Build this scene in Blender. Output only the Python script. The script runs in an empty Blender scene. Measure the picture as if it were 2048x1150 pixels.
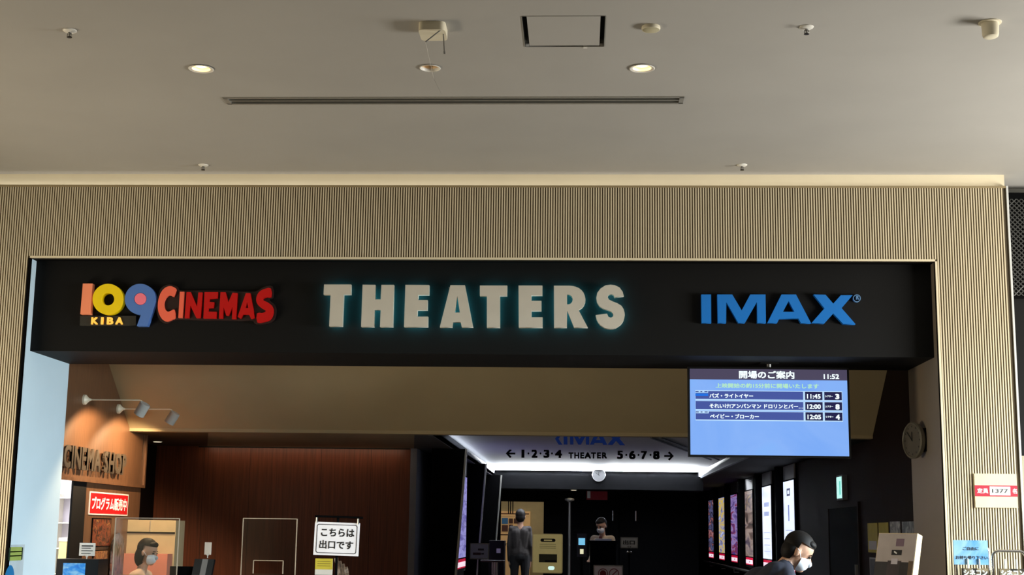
import bpy, bmesh, math, random
from mathutils import Vector, Matrix, Euler
random.seed(7)
SC = bpy.context.scene
COL = SC.collection
R = math.radians

# ------------------------------------------------------------------ camera
F_PX = 2770.0
CAM = Vector((0, 0, 1.40))
CROT = (Matrix.Rotation(R(2.886), 3, 'Z') @ Matrix.Rotation(R(90 + 10.03), 3, 'X') @ Matrix.Rotation(R(0.786), 3, 'Z'))
cd = bpy.data.cameras.new('camera')
cam = bpy.data.objects.new('camera', cd)
COL.objects.link(cam)
cd.sensor_width = 36.0
cd.lens = 36.0 * F_PX / 2048.0
cd.clip_end = 200
cam.location = CAM
cam.rotation_euler = CROT.to_euler()
SC.camera = cam
# ------------------------------------------------------------------ world, exposure, daylight
SC.view_settings.view_transform = 'Standard'
SC.view_settings.look = 'None'
SC.view_settings.gamma = 1.0
SC.view_settings.use_curve_mapping = False
SC.view_settings.exposure = 0.0
wd = bpy.data.worlds.new('world')
SC.world = wd
wd.use_nodes = True
wd.node_tree.nodes['Background'].inputs[0].default_value = (0.75, 0.87, 1.0, 1)
wd.node_tree.nodes['Background'].inputs[1].default_value = 0.02

def area_light(name, loc, direction, sx, sy, power, color, spread=180):
    ld = bpy.data.lights.new(name, 'AREA')
    ld.shape = 'RECTANGLE'; ld.size = sx; ld.size_y = sy
    ld.energy = power; ld.color = color; ld.spread = R(spread)
    o = bpy.data.objects.new(name, ld)
    COL.objects.link(o)
    o.location = loc
    o.rotation_euler = Vector(direction).to_track_quat('-Z', 'Y').to_euler()
    return o
# daylight through the glazed wall on the right of the hall, plus a warm fill light added low on its left
area_light('window_daylight', (6.92, 9.0, 2.1), (-1, 0, 0.05), 3.2, 1.3, 590, (1.0, 0.97, 0.90))
area_light('window_skylight', (6.9, 8.4, 2.55), (-1, 0.28, -0.36), 4.4, 0.6, 165, (0.66, 0.86, 1.0), 60)
area_light('window_daylight_left', (-6.55, 9.3, 1.0), (1, 0, -0.1), 2.6, 1.3, 200, (1.0, 0.84, 0.62))

# ------------------------------------------------------------------ helpers
def ray(x, y):
    return CROT @ Vector(((x - 1024) / F_PX, -(y - 575) / F_PX, -1.0))
def PY(x, y, v):
    d = ray(x, y); return CAM + d * ((v - CAM.y) / d.y)
def PX(x, y, v):
    d = ray(x, y); return CAM + d * ((v - CAM.x) / d.x)
def PZ(x, y, v):
    d = ray(x, y); return CAM + d * ((v - CAM.z) / d.z)

def lin(c):
    return tuple(((v / 255.0) / 12.92 if v / 255.0 <= 0.04045 else ((v / 255.0 + 0.055) / 1.055) ** 2.4) for v in c)

MATS = {}
def mat(name, c, rough=0.6, metal=0.0, var=0.06, scale=8.0, bump=0.0, emit=None, est=0.0, spec=0.5, stretch=None, trans=0.0, alpha=1.0):
    """procedural material: base colour varied by noise (optionally stretched into grain)"""
    if name in MATS: return MATS[name]
    m = bpy.data.materials.new(name); m.use_nodes = True
    nt = m.node_tree; b = nt.nodes['Principled BSDF']
    c = lin(c)
    tc = nt.nodes.new('ShaderNodeTexCoord')
    mp = nt.nodes.new('ShaderNodeMapping')
    nt.links.new(tc.outputs['Object'], mp.inputs['Vector'])
    if stretch: mp.inputs['Scale'].default_value = stretch
    nz = nt.nodes.new('ShaderNodeTexNoise')
    nz.inputs['Scale'].default_value = scale; nz.inputs['Detail'].default_value = 5
    nt.links.new(mp.outputs['Vector'], nz.inputs['Vector'])
    cr = nt.nodes.new('ShaderNodeValToRGB')
    cr.color_ramp.elements[0].position = 0.3; cr.color_ramp.elements[1].position = 0.7
    cr.color_ramp.elements[0].color = tuple(max(0, v * (1 - var)) for v in c) + (1,)
    cr.color_ramp.elements[1].color = tuple(min(1, v * (1 + var)) for v in c) + (1,)
    nt.links.new(nz.outputs['Fac'], cr.inputs['Fac'])
    nt.links.new(cr.outputs['Color'], b.inputs['Base Color'])
    b.inputs['Roughness'].default_value = rough
    b.inputs['Metallic'].default_value = metal
    b.inputs['Specular IOR Level'].default_value = spec
    if trans: b.inputs['Transmission Weight'].default_value = trans
    if alpha < 1: b.inputs['Alpha'].default_value = alpha
    if bump:
        bp = nt.nodes.new('ShaderNodeBump'); bp.inputs['Strength'].default_value = bump; bp.inputs['Distance'].default_value = 0.004
        nt.links.new(nz.outputs['Fac'], bp.inputs['Height']); nt.links.new(bp.outputs['Normal'], b.inputs['Normal'])
    if emit:
        b.inputs['Emission Color'].default_value = lin(emit) + (1,)
        b.inputs['Emission Strength'].default_value = est
    MATS[name] = m
    return m

def art(name, cols, scale=3.0, est=0.0, stretch=(1, 1, 1), lit=False, rough=0.4):
    """printed picture: blotches of several colours"""
    if name in MATS: return MATS[name]
    m = bpy.data.materials.new(name); m.use_nodes = True
    nt = m.node_tree; b = nt.nodes['Principled BSDF']
    tc = nt.nodes.new('ShaderNodeTexCoord'); mp = nt.nodes.new('ShaderNodeMapping')
    mp.inputs['Scale'].default_value = stretch
    nt.links.new(tc.outputs['Object'], mp.inputs['Vector'])
    nz = nt.nodes.new('ShaderNodeTexNoise'); nz.inputs['Scale'].default_value = scale; nz.inputs['Detail'].default_value = 4
    nz.inputs['Distortion'].default_value = 1.2
    nt.links.new(mp.outputs['Vector'], nz.inputs['Vector'])
    cr = nt.nodes.new('ShaderNodeValToRGB')
    els = cr.color_ramp.elements
    n = len(cols)
    for i, c in enumerate(cols):
        p = 0.28 + 0.44 * i / max(1, n - 1)
        e = els[i] if i < 2 else els.new(p)
        e.position = p
    for e, c in zip(sorted(els, key=lambda e: e.position), cols): e.color = lin(c) + (1,)
    nt.links.new(nz.outputs['Fac'], cr.inputs['Fac'])
    if lit: b.inputs['Base Color'].default_value = (0.01, 0.01, 0.01, 1)
    else: nt.links.new(cr.outputs['Color'], b.inputs['Base Color'])
    b.inputs['Roughness'].default_value = rough
    if est:
        nt.links.new(cr.outputs['Color'], b.inputs['Emission Color']); b.inputs['Emission Strength'].default_value = est
    MATS[name] = m
    return m

class MB:
    def __init__(s): s.bm = bmesh.new()
    def box(s, x0, x1, y0, y1, z0, z1):
        v = [s.bm.verts.new((x, y, z)) for x in (x0, x1) for y in (y0, y1) for z in (z0, z1)]
        for f in ((0, 1, 3, 2), (4, 6, 7, 5), (0, 4, 5, 1), (2, 3, 7, 6), (0, 2, 6, 4), (1, 5, 7, 3)):
            s.bm.faces.new([v[i] for i in f])
        return s
    def obox(s, c, u, v, w):
        """box with centre c and half-extent vectors u, v, w"""
        c, u, v, w = Vector(c), Vector(u), Vector(v), Vector(w)
        p = [s.bm.verts.new(c + a * u + b * v + d * w) for a in (-1, 1) for b in (-1, 1) for d in (-1, 1)]
        for f in ((0, 1, 3, 2), (4, 6, 7, 5), (0, 4, 5, 1), (2, 3, 7, 6), (0, 2, 6, 4), (1, 5, 7, 3)):
            s.bm.faces.new([p[i] for i in f])
        return s
    def prism(s, pts, ext):
        """closed planar polygon of 3D points extruded by vector"""
        ext = Vector(ext)
        a = [s.bm.verts.new(Vector(p)) for p in pts]; b = [s.bm.verts.new(Vector(p) + ext) for p in pts]
        s.bm.faces.new(a[::-1]); s.bm.faces.new(b)
        n = len(pts)
        for i in range(n): s.bm.faces.new((a[i], a[(i + 1) % n], b[(i + 1) % n], b[i]))
        return s
    def quad(s, *pts):
        s.bm.faces.new([s.bm.verts.new(Vector(p)) for p in pts]); return s
    def tube(s, path, r, n=10, r1=None):
        path = [Vector(p) for p in path]
        rings = []
        m = len(path)
        for i, p in enumerate(path):
            t = (path[min(i + 1, m - 1)] - path[max(i - 1, 0)]).normalized()
            a = t.orthogonal().normalized() if i == 0 else (pa - t * pa.dot(t)).normalized()
            pa = a
            b = t.cross(a)
            rr = r if r1 is None else r + (r1 - r) * i / (m - 1)
            rings.append([s.bm.verts.new(p + rr * (math.cos(2 * math.pi * k / n) * a + math.sin(2 * math.pi * k / n) * b)) for k in range(n)])
        for q in range(m - 1):
            for k in range(n):
                s.bm.faces.new((rings[q][k], rings[q][(k + 1) % n], rings[q + 1][(k + 1) % n], rings[q + 1][k]))
        s.bm.faces.new(rings[0][::-1]); s.bm.faces.new(rings[-1])
        return s
    def lathe(s, c, axis, prof, n=28, cap=True):
        """profile [(along axis, radius)]"""
        c = Vector(c); ax = Vector(axis).normalized(); a = ax.orthogonal().normalized(); b = ax.cross(a)
        rings = []
        for h, r in prof:
            rings.append([s.bm.verts.new(c + ax * h + max(r, 1e-4) * (math.cos(2 * math.pi * k / n) * a + math.sin(2 * math.pi * k / n) * b)) for k in range(n)])
        for q in range(len(prof) - 1):
            for k in range(n):
                s.bm.faces.new((rings[q][k], rings[q][(k + 1) % n], rings[q + 1][(k + 1) % n], rings[q + 1][k]))
        if cap:
            s.bm.faces.new(rings[0][::-1]); s.bm.faces.new(rings[-1])
        return s
    def ell(s, c, r, rot=None, seg=16):
        m = Matrix.Translation(Vector(c)) @ (rot.to_matrix().to_4x4() if rot else Matrix()) @ Matrix.Diagonal((r[0], r[1], r[2], 1))
        bmesh.ops.create_uvsphere(s.bm, u_segments=seg, v_segments=max(8, seg * 2 // 3), radius=1, matrix=m)
        return s
    def mesh(s, me):
        s.bm.from_mesh(me); return s
    def build(s, name, m, parent=None, smooth=False, bevel=0.0, seg=2):
        if bevel:
            es = [e for e in s.bm.edges if len(e.link_faces) == 2 and e.calc_face_angle(0) > 0.5]
            bmesh.ops.bevel(s.bm, geom=es, offset=bevel, segments=seg, affect='EDGES', profile=0.6)
        bmesh.ops.recalc_face_normals(s.bm, faces=s.bm.faces)
        me = bpy.data.meshes.new(name)
        s.bm.to_mesh(me); s.bm.free()
        if smooth:
            for p in me.polygons: p.use_smooth = True
            me.set_sharp_from_angle(angle=R(40))
        return link(name, me, m, parent)

def link(name, me, m, parent=None):
    o = bpy.data.objects.new(name, me)
    COL.objects.link(o)
    if m is not None: me.materials.append(m)
    if parent is not None:
        o.parent = parent
        # all vertices are written in world coordinates: undo the parents' offsets
        off = Vector((0, 0, 0)); p = parent
        while p is not None:
            off += p.location; p = p.parent
        o.location = -off
    return o

def tag(o, label, cat, group=None):
    o['label'] = label; o['category'] = cat
    if group: o['group'] = group
    return o
def thing(name, label, cat, loc=(0, 0, 0), group=None):
    o = bpy.data.objects.new(name, None); COL.objects.link(o)
    o.empty_display_size = 0.1
    o.location = loc
    return tag(o, label, cat, group)
def struct(o):
    o['kind'] = 'structure'; return o
def stuff(o):
    o['kind'] = 'stuff'; return o
def copy_tree(o, delta, parent=None):
    c = o.copy(); COL.objects.link(c)
    if parent is None: c.location = o.location + Vector(delta)
    else: c.parent = parent
    for ch in list(o.children): copy_tree(ch, delta, c)
    return c

def fill2d(loops, thick=0.0):
    """2D outlines (with holes) -> mesh in the XY plane, extruded +-thick/2"""
    cu = bpy.data.curves.new('outline', 'CURVE'); cu.dimensions = '2D'; cu.fill_mode = 'BOTH'; cu.extrude = thick / 2
    for lp in loops:
        sp = cu.splines.new('POLY'); sp.points.add(len(lp) - 1)
        for p, q in zip(sp.points, lp): p.co = (q[0], q[1], 0, 1)
        sp.use_cyclic_u = True
    ob = bpy.data.objects.new('outline', cu)
    me = bpy.data.meshes.new_from_object(ob)
    bpy.data.objects.remove(ob); bpy.data.curves.remove(cu)
    return me
def to_frame(me, o, u, v):
    """map XY mesh to world frame: origin o, right u, up v, normal u x v (towards viewer)"""
    u = Vector(u).normalized(); v = Vector(v).normalized(); n = u.cross(v)
    m = Matrix.Translation(Vector(o)) @ Matrix((u, v, n)).transposed().to_4x4()
    me.transform(m)
    return me
def circ(cx, cy, rx, ry=None, n=40, a0=0, a1=360):
    ry = ry or rx
    full = abs(a1 - a0) >= 360
    k = n if full else n + 1
    return [(cx + rx * math.cos(R(a0 + (a1 - a0) * i / n)), cy + ry * math.sin(R(a0 + (a1 - a0) * i / n))) for i in range(k)]
def rrect(x0, y0, x1, y1, r, n=5):
    out = []
    for cx, cy, a in ((x1 - r, y1 - r, 0), (x0 + r, y1 - r, 90), (x0 + r, y0 + r, 180), (x1 - r, y0 + r, 270)):
        for i in range(n + 1):
            t = R(a + 90 * i / n); out.append((cx + r * math.cos(t), cy + r * math.sin(t)))
    return out
def cat_smooth(pts, n=4):
    """closed Catmull-Rom through points"""
    out = []; k = len(pts)
    for i in range(k):
        p0, p1, p2, p3 = [Vector(pts[(i + j) % k]) for j in (-1, 0, 1, 2)]
        for t in [q / n for q in range(n)]:
            out.append(tuple(0.5 * ((2 * p1) + (p2 - p0) * t + (2 * p0 - 5 * p1 + 4 * p2 - p3) * t * t + (3 * p1 - p0 - 3 * p2 + p3) * t ** 3)))
    return out
def inset(loops, d):
    """pull outlines in by d (holes grow)"""
    out = []
    for li, lp in enumerate(loops):
        n = len(lp)
        area = sum(lp[i][0] * lp[(i + 1) % n][1] - lp[(i + 1) % n][0] * lp[i][1] for i in range(n))
        sg = (1 if area > 0 else -1) * (1 if li == 0 else -1)
        q = []
        for i in range(n):
            a, b, c = Vector(lp[i - 1]), Vector(lp[i]), Vector(lp[(i + 1) % n])
            e1, e2 = (b - a).normalized(), (c - b).normalized()
            n1, n2 = Vector((-e1.y, e1.x)), Vector((-e2.y, e2.x))
            m = n1 + n2
            k = min(1.6, 1.0 / max(0.3, (1 + n1.dot(n2)) / 2) ** 0.5)
            m = (m.normalized() if m.length > 1e-4 else n1) * k * d * sg
            q.append((b.x + m.x, b.y + m.y))
        out.append(q)
    return out
def traced(name, loops, org, sc, yp, thick, m, parent, bevel=0):
    """outline read off the sign face, laid on the vertical plane y = yp, standing thick towards the hall"""
    L = []
    for lp in loops:
        q = []
        for (x, y) in lp:
            p = PY(org[0] + x / sc, org[1] + y / sc, yp); q.append((p.x, p.z))
        L.append(q)
    me = fill2d(L, thick)
    to_frame(me, (0, yp + thick / 2, 0), (1, 0, 0), (0, 0, 1))
    return link(name, me, m, parent)

def text_mesh(body, bold=0.0, thick=0.0, align='CENTER'):
    cu = bpy.data.curves.new('txt', 'FONT'); cu.body = body; cu.align_x = align; cu.size = 1.0; cu.extrude = thick / 2
    cu.resolution_u = 3
    ob = bpy.data.objects.new('txt', cu)
    me = bpy.data.meshes.new_from_object(ob)
    bpy.data.objects.remove(ob); bpy.data.curves.remove(cu)
    if bold:
        bm = bmesh.new()
        for i_, (dx, dy) in enumerate(((-1, -1), (1, -1), (-1, 1), (1, 1), (0, 0))):
            t = me.copy(); t.transform(Matrix.Translation((dx * bold, dy * bold, i_ * 0.00025))); bm.from_mesh(t); bpy.data.meshes.remove(t)
        bm.to_mesh(me); bm.free()
    return me
def text(name, body, m, parent, c, u, v, h=None, w=None, bold=0.02, thick=0.0, lift=0.0):
    """lettering whose bounding box is centred at c; h/w = its height/width in metres"""
    me = text_mesh(body, bold)
    xs = [q.co.x for q in me.vertices]; ys = [q.co.y for q in me.vertices]
    if not xs: return None
    W = max(xs) - min(xs); H = max(ys) - min(ys)
    sy = (h / H) if h else None; sx = (w / W) if w else None
    if sy is None: sy = sx
    if sx is None: sx = sy
    me.transform(Matrix.Translation((-(max(xs) + min(xs)) / 2, -(max(ys) + min(ys)) / 2, 0)))
    me.transform(Matrix.Diagonal((sx, sy, 1, 1)))
    if thick:
        bm = bmesh.new(); bm.from_mesh(me)
        r = bmesh.ops.extrude_face_region(bm, geom=bm.faces[:])
        for q in r['geom']:
            if isinstance(q, bmesh.types.BMVert): q.co.z += thick
        bmesh.ops.recalc_face_normals(bm, faces=bm.faces)
        bm.to_mesh(me); bm.free()
    me.transform(Matrix.Translation((0, 0, lift)))
    to_frame(me, c, u, v)
    return link(name, me, m, parent)
UX, UZ = (1, 0, 0), (0, 0, 1)

# ------------------------------------------------------------------ materials
M_ceil = mat('ceiling_paint', (164, 161, 155), 0.9, var=0.03, scale=1.5, bump=0.05)
M_cream = mat('cream_paint', (226, 214, 184), 0.8, var=0.03, scale=2)
M_slat = mat('slat_wood', (214, 201, 171), 0.65, var=0.07, scale=3, stretch=(6, 6, 0.4))
M_slatback = mat('slat_backing', (80, 69, 50), 0.8, var=0.05)  # shade between the slats is put into this darker backing colour
M_floor = mat('hall_floor', (78, 72, 63), 0.5, var=0.1, scale=2)
M_jamb = mat('jamb_paint', (205, 207, 205), 0.55, var=0.02, scale=3)
M_black = mat('black_paint', (7, 7, 7), 0.7, var=0.1, scale=4, spec=0.2)
M_blackg = mat('black_gloss', (9, 9, 10), 0.4, var=0.1, spec=0.3)
M_blackm = mat('black_matt', (8, 8, 9), 0.9, var=0.1, spec=0.05)
M_navy = mat('charcoal_panel', (84, 87, 96), 0.6, var=0.06)
M_wood = mat('walnut_veneer', (98, 68, 46), 0.42, var=0.28, scale=5, stretch=(12, 12, 0.5), bump=0.04)
M_woodred = mat('mahogany_veneer', (112, 58, 34), 0.42, var=0.3, scale=5, stretch=(14, 14, 0.4), bump=0.04)
M_wooddk = mat('dark_veneer', (27, 19, 16), 0.75, var=0.2, scale=5, stretch=(12, 12, 0.5), spec=0.05)
M_bulk = mat('bulkhead_paint', (172, 156, 122), 0.45, var=0.03, scale=2)
M_taupe = mat('taupe_ceiling', (166, 152, 130), 0.6, var=0.05)
M_white = mat('white_plastic', (228, 226, 218), 0.4, var=0.02)
M_offw = mat('ivory_plastic', (222, 214, 190), 0.4, var=0.02)
M_chrome = mat('chrome', (205, 205, 205), 0.18, metal=1.0, var=0.02)
M_steel = mat('brushed_steel', (150, 150, 148), 0.35, metal=0.9, var=0.05)
M_alu = mat('aluminium', (170, 168, 160), 0.45, metal=0.6, var=0.03)
M_gap = mat('dark_gap', (32, 30, 28), 0.9, var=0.05)
M_ltext = mat('black_ink', (18, 18, 18), 0.6)
M_wtext = mat('white_ink', (238, 238, 236), 0.6)
M_coffer = mat('white_coffer', (225, 228, 235), 0.7, var=0.02)
M_skin = mat('skin', (196, 150, 122), 0.55, var=0.05)
M_hair = mat('black_hair', (16, 12, 11), 0.65, var=0.3, scale=40, stretch=(1, 1, 6), spec=0.2)
M_mask = mat('white_mask', (232, 234, 238), 0.8, var=0.03)

def acrylic(name, tint=(0.96, 0.97, 0.96), fac=0.06):
    if name in MATS: return MATS[name]
    m = bpy.data.materials.new(name); m.use_nodes = True; nt = m.node_tree
    out = nt.nodes['Material Output']; nt.nodes.remove(nt.nodes['Principled BSDF'])
    tr = nt.nodes.new('ShaderNodeBsdfTransparent'); tr.inputs[0].default_value = tint + (1,)
    gl = nt.nodes.new('ShaderNodeBsdfGlossy'); gl.inputs['Roughness'].default_value = 0.08
    nz = nt.nodes.new('ShaderNodeTexNoise'); nz.inputs['Scale'].default_value = 3
    mr = nt.nodes.new('ShaderNodeMapRange'); mr.inputs[3].default_value = fac * 0.8; mr.inputs[4].default_value = fac * 1.2
    nt.links.new(nz.outputs['Fac'], mr.inputs[0])
    mx = nt.nodes.new('ShaderNodeMixShader')
    nt.links.new(mr.outputs[0], mx.inputs[0]); nt.links.new(tr.outputs[0], mx.inputs[1]); nt.links.new(gl.outputs[0], mx.inputs[2])
    nt.links.new(mx.outputs[0], out.inputs[0])
    MATS[name] = m
    return m
M_acr = acrylic('clear_acrylic')

# ------------------------------------------------------------------ dimensions
D = 11.60            # face of the slatted wall
XL, XR = -4.785, 2.978   # jambs of the opening
XE = 3.60            # right end of the slatted wall
ZC = 4.46            # hall ceiling
ZW = 4.349           # top of the slatted panel
ZO = 3.695           # top of the opening
BF, BB, BZ = 11.75, 12.695, 2.90   # header beam front, back, underside
WL, WR = -4.90, 3.10  # side walls of the lobby
ZL = 2.43            # low lobby ceiling
YB = 17.55           # wall behind the counter

# ------------------------------------------------------------------ hall shell
struct(MB().box(-10.2, 10.2, -4.2, 36.2, -0.2, 0.0).build('floor', M_floor))
dl_pos = [(-2.569, 8.845), (-1.015, 8.84), (0.401, 8.86)]
SLOT = (-2.573, 0.715, 9.485, 9.625)
APN = (-0.362, 0.139, 7.915, 8.445)
def rect(x0, x1, y0, y1): return [(x0, y0), (x1, y0), (x1, y1), (x0, y1)]
holes = [circ(x, y, 0.068, n=32) for x, y in dl_pos] + [rect(SLOT[0], SLOT[1], SLOT[2], SLOT[3]), rect(*APN)]
me = fill2d([rect(-6.6, 7.0, -4.0, 12.6)] + holes, 0.02)
me.transform(Matrix.Translation((0, 0, ZC + 0.01)))
ceiling = struct(link('ceiling', me, M_ceil))
struct(MB().box(-6.6, 7.0, -4.2, -4.0, 0, ZC).build('wall_back', mat('back_wall_grey', (84, 80, 74), 0.8)))
# side walls of the hall, each with a window band
wl = MB().box(-6.8, -6.6, -4.0, 12.6, 0, 0.3).box(-6.8, -6.6, -4.0, 12.6, 1.9, ZC).box(-6.8, -6.6, -4.0, 7.4, 0.3, 1.9).box(-6.8, -6.6, 10.6, 12.6, 0.3, 1.9)
struct(wl.build('wall_left', M_cream))
wr = MB().box(7.0, 7.2, -4.0, 12.6, 0, 0.2).box(7.0, 7.2, -4.0, 12.6, 2.9, ZC).box(7.0, 7.2, -4.0, 6.1, 0.2, 2.9).box(7.0, 7.2, 11.1, 12.6, 0.2, 2.9)
struct(wr.build('wall_right', M_cream))
for i, (x, y0, y1, z0, z1, nb) in enumerate(((7.1, 6.1, 11.1, 0.2, 2.9, 4), (-6.7, 7.4, 10.6, 0.3, 1.9, 3))):
    wf = bpy.data.objects.new('window_%d' % (i + 1), None); COL.objects.link(wf); struct(wf)
    for k in range(nb + 1):
        yy = y0 + (y1 - y0) * k / nb
        MB().box(x - 0.03, x + 0.03, yy - 0.025, yy + 0.025, z0, z1).build('mullion', M_alu, wf)
    for zz in (z0 + 0.025, z1 - 0.025): MB().box(x - 0.03, x + 0.03, y0, y1, zz - 0.025, zz + 0.025).build('rail', M_alu, wf)
    MB().box(x - 0.005, x + 0.005, y0, y1, z0, z1).build('window_pane', M_acr, wf)

# slatted wall: backing with the opening, then the slats
bk = fill2d([[(-6.6, 0), (XL, 0), (XL, ZO), (XR, ZO), (XR, 0), (XE, 0), (XE, ZW), (-6.6, ZW)]], 0.04)
to_frame(bk, (0, D + 0.028, 0), UX, UZ)
wall_front = struct(link('wall_front', bk, M_slatback))
sl = MB()
PIT = 0.0213
def rib(x, z0, z1):
    a, b, h = 0.0064, 0.0048, 0.010
    pts = [(x - a, D + 0.010, z0), (x - b, D + 0.010 - h, z0), (x + b, D + 0.010 - h, z0), (x + a, D + 0.010, z0)]
    vs = [[sl.bm.verts.new((p[0], p[1], z)) for p in pts] for z in (z0, z1)]
    for k in range(3): sl.bm.faces.new((vs[0][k], vs[0][k + 1], vs[1][k + 1], vs[1][k]))
    sl.bm.faces.new(vs[1]); sl.bm.faces.new(vs[0][::-1])
x = -6.58
while x < XE - 0.02:
    if x < XL - 0.02 or x > XR + 0.024: rib(x, 0.0, ZW - 0.018)
    else: rib(x, ZO + 0.018, ZW - 0.018)
    x += PIT
stuff(sl.build('slat', M_slat, wall_front))
# edge trims of the slatted wall
tr = MB().box(-6.6, XE, D - 0.004, D + 0.045, ZW - 0.018, ZW)
struct(tr.build('trim_1', mat('slat_cap', (150, 134, 100), 0.6)))
tr = MB().box(XL, XR, D - 0.004, D + 0.02, ZO, ZO + 0.018)
struct(tr.build('trim_2', M_cream))
struct(MB().box(XL, XR, D + 0.02, BF + 0.01, ZO + 0.002, ZO + 0.03).build('trim_8', M_blackm))
tr = MB().box(XR, XR + 0.016, D - 0.004, D + 0.04, 0, ZO)
struct(tr.build('trim_3', M_cream))
tr = MB().box(XE - 0.004, XE + 0.012, D - 0.006, D + 0.35, 0, ZW)
struct(tr.build('trim_4', M_jamb))
tr = MB().box(XL - 0.012, XL + 0.002, D - 0.002, D + 0.012, 0, ZO)
struct(tr.build('trim_5', M_blackm))
# cream band above the panel, white return to the right, dark grille wall beyond
struct(MB().box(-6.6, XE, D + 0.05, D + 0.2, ZW - 0.05, ZC).build('wall_band', M_cream))
YR = 11.98
def zr(py): return PY(2040, py, YR).z
struct(MB().box(XE + 0.02, 7.0, YR + 0.15, YR + 0.3, zr(384) + 0.0, ZC).build('wall_recess', M_jamb))
wd_ = struct(MB().box(XE + 0.012, 7.0, YR + 0.02, YR + 0.35, 0, zr(384)).build('wall_grille', M_black))
g = MB()
z0, z1 = zr(592), zr(398)
g.box(XE + 0.02, XE + 0.06, YR - 0.01, YR + 0.02, 0.0, z1 + 0.05).box(XE + 0.02, 5.2, YR - 0.01, YR + 0.02, z1, z1 + 0.05).box(XE + 0.02, 5.2, YR - 0.008, YR + 0.02, z0 - 0.02, z0)
g.build('grille_frame', M_blackm, wd_)
g = MB()
stp = 0.042
for k in range(-40, 80):
    for sgn in (1, -1):
        # diagonal wires clipped to the panel
        xa = XE + 0.05 + k * stp
        za, zb = z0, z1
        xb = xa + sgn * (zb - za)
        pts = []
        lo, hi = XE + 0.05, 5.19
        def at(t): return (xa + (xb - xa) * t, YR - 0.002, za + (zb - za) * t)
        ts = sorted([(lo - xa) / (xb - xa), (hi - xa) / (xb - xa)])
        t0, t1 = max(0, ts[0]), min(1, ts[1])
        if t1 - t0 > 0.01: g.tube([at(t0), at(t1)], 0.006, 4)
stuff(g.build('grille_mesh', mat('grille_wire', (70, 70, 68), 0.5, metal=0.5), wd_))
pb = zr(912)
MB().box(XE + 0.03, 5.0, YR - 0.03, YR + 0.01, 0.0, pb).build('lower_panel', mat('beige_panel', (150, 142, 118), 0.6), wd_)

# strip lamp lying on the ledge of the slatted panel, washing the cream band
area_light('ledge_strip_light', ((-6.2 + XE) / 2, D + 0.004, ZW + 0.006), (0, 0.75, 0.66), 9.7, 0.008, 2.2, (1.0, 0.94, 0.84))
# opening: jambs and the black header
struct(MB().box(XL - 0.115, XL, D + 0.012, BB, 0, ZO).build('wall_jamb_left', mat('jamb_blue', (206, 228, 240), 0.5, var=0.02, scale=3)))  # cool light falling on this jamb is put into its colour
struct(MB().box(XR, WR, D + 0.012, BB, 0, ZO).build('wall_jamb_right', mat('jamb_taupe', (130, 119, 104), 0.5, var=0.03, scale=3)))  # shade on the jamb turned from the window is put into its colour
hb = MB().box(XL, XR, BF, BB, BZ, ZO + 0.002)
struct(hb.build('wall_header', M_black, bevel=0.012))

# ------------------------------------------------------------------ lobby shell
# upper lobby: walls, high ceiling, sloping bulkhead
struct(MB().box(-5.6, 3.4, BB, 15.2, 3.42, 3.5).build('ceiling_lobby', M_taupe))
sb = MB().prism([(WL, 13.65, 3.42), (WL, 14.90, 2.466), (WL, 14.90, ZL), (WL, 15.05, ZL), (WL, 15.05, 3.42)], (WR - WL, 0, 0))
bulk = struct(sb.build('wall_bulkhead', M_bulk))
# left wall: veneer fascia over the shop front
fz = 1.845
fas = struct(MB().box(WL - 0.06, WL, BB, 15.48, fz, 3.42).build('wall_fascia', M_wood))
MB().box(WL, WL + 0.022, BB, 15.50, fz - 0.01, fz + 0.022).box(WL, WL + 0.022, 15.46, 15.50, fz + 0.022, ZL).build('fascia_moulding', M_wood, fas)
MB().box(WL - 0.0595, WL + 0.002, 15.40, 15.403, fz + 0.3, 3.0).build('panel_joint', M_gap, fas)
ws = struct(MB().box(WL - 0.035, WL - 0.02, 13.74, 15.48, 0, fz).build('wall_shop', M_wood))
MB().box(WL - 0.035, WL - 0.015, 13.37, 13.735, 0, fz).build('shop_column', M_black, ws)
struct(MB().box(-5.50, -5.40, 15.48, YB, 0, ZL).build('wall_recess_left', M_wooddk))
struct(MB().box(-5.40, WL - 0.10, 15.40, 15.48, 0, ZL).build('wall_return', M_wooddk))
# shop room behind the left wall (white tiled, lit)
sr = MB().box(-8.0, -7.9, BB, 15.4, 0, 2.5).box(-8.0, WL - 0.1, 15.2, 15.3, 0, 2.5).box(-8.0, WL - 0.06, BB, 15.3, 2.4, 2.5).box(-8.0, XL - 0.115, BB - 0.02, BB + 0.02, 0, 2.4)
struct(sr.build('wall_shop_room', mat('shop_white', (235, 236, 240), 0.6)))
area_light('shop_ceiling_light', (-6.3, 13.9, 2.36), (0, 0, -1), 1.6, 1.6, 110, (1.0, 0.97, 0.92))
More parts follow.
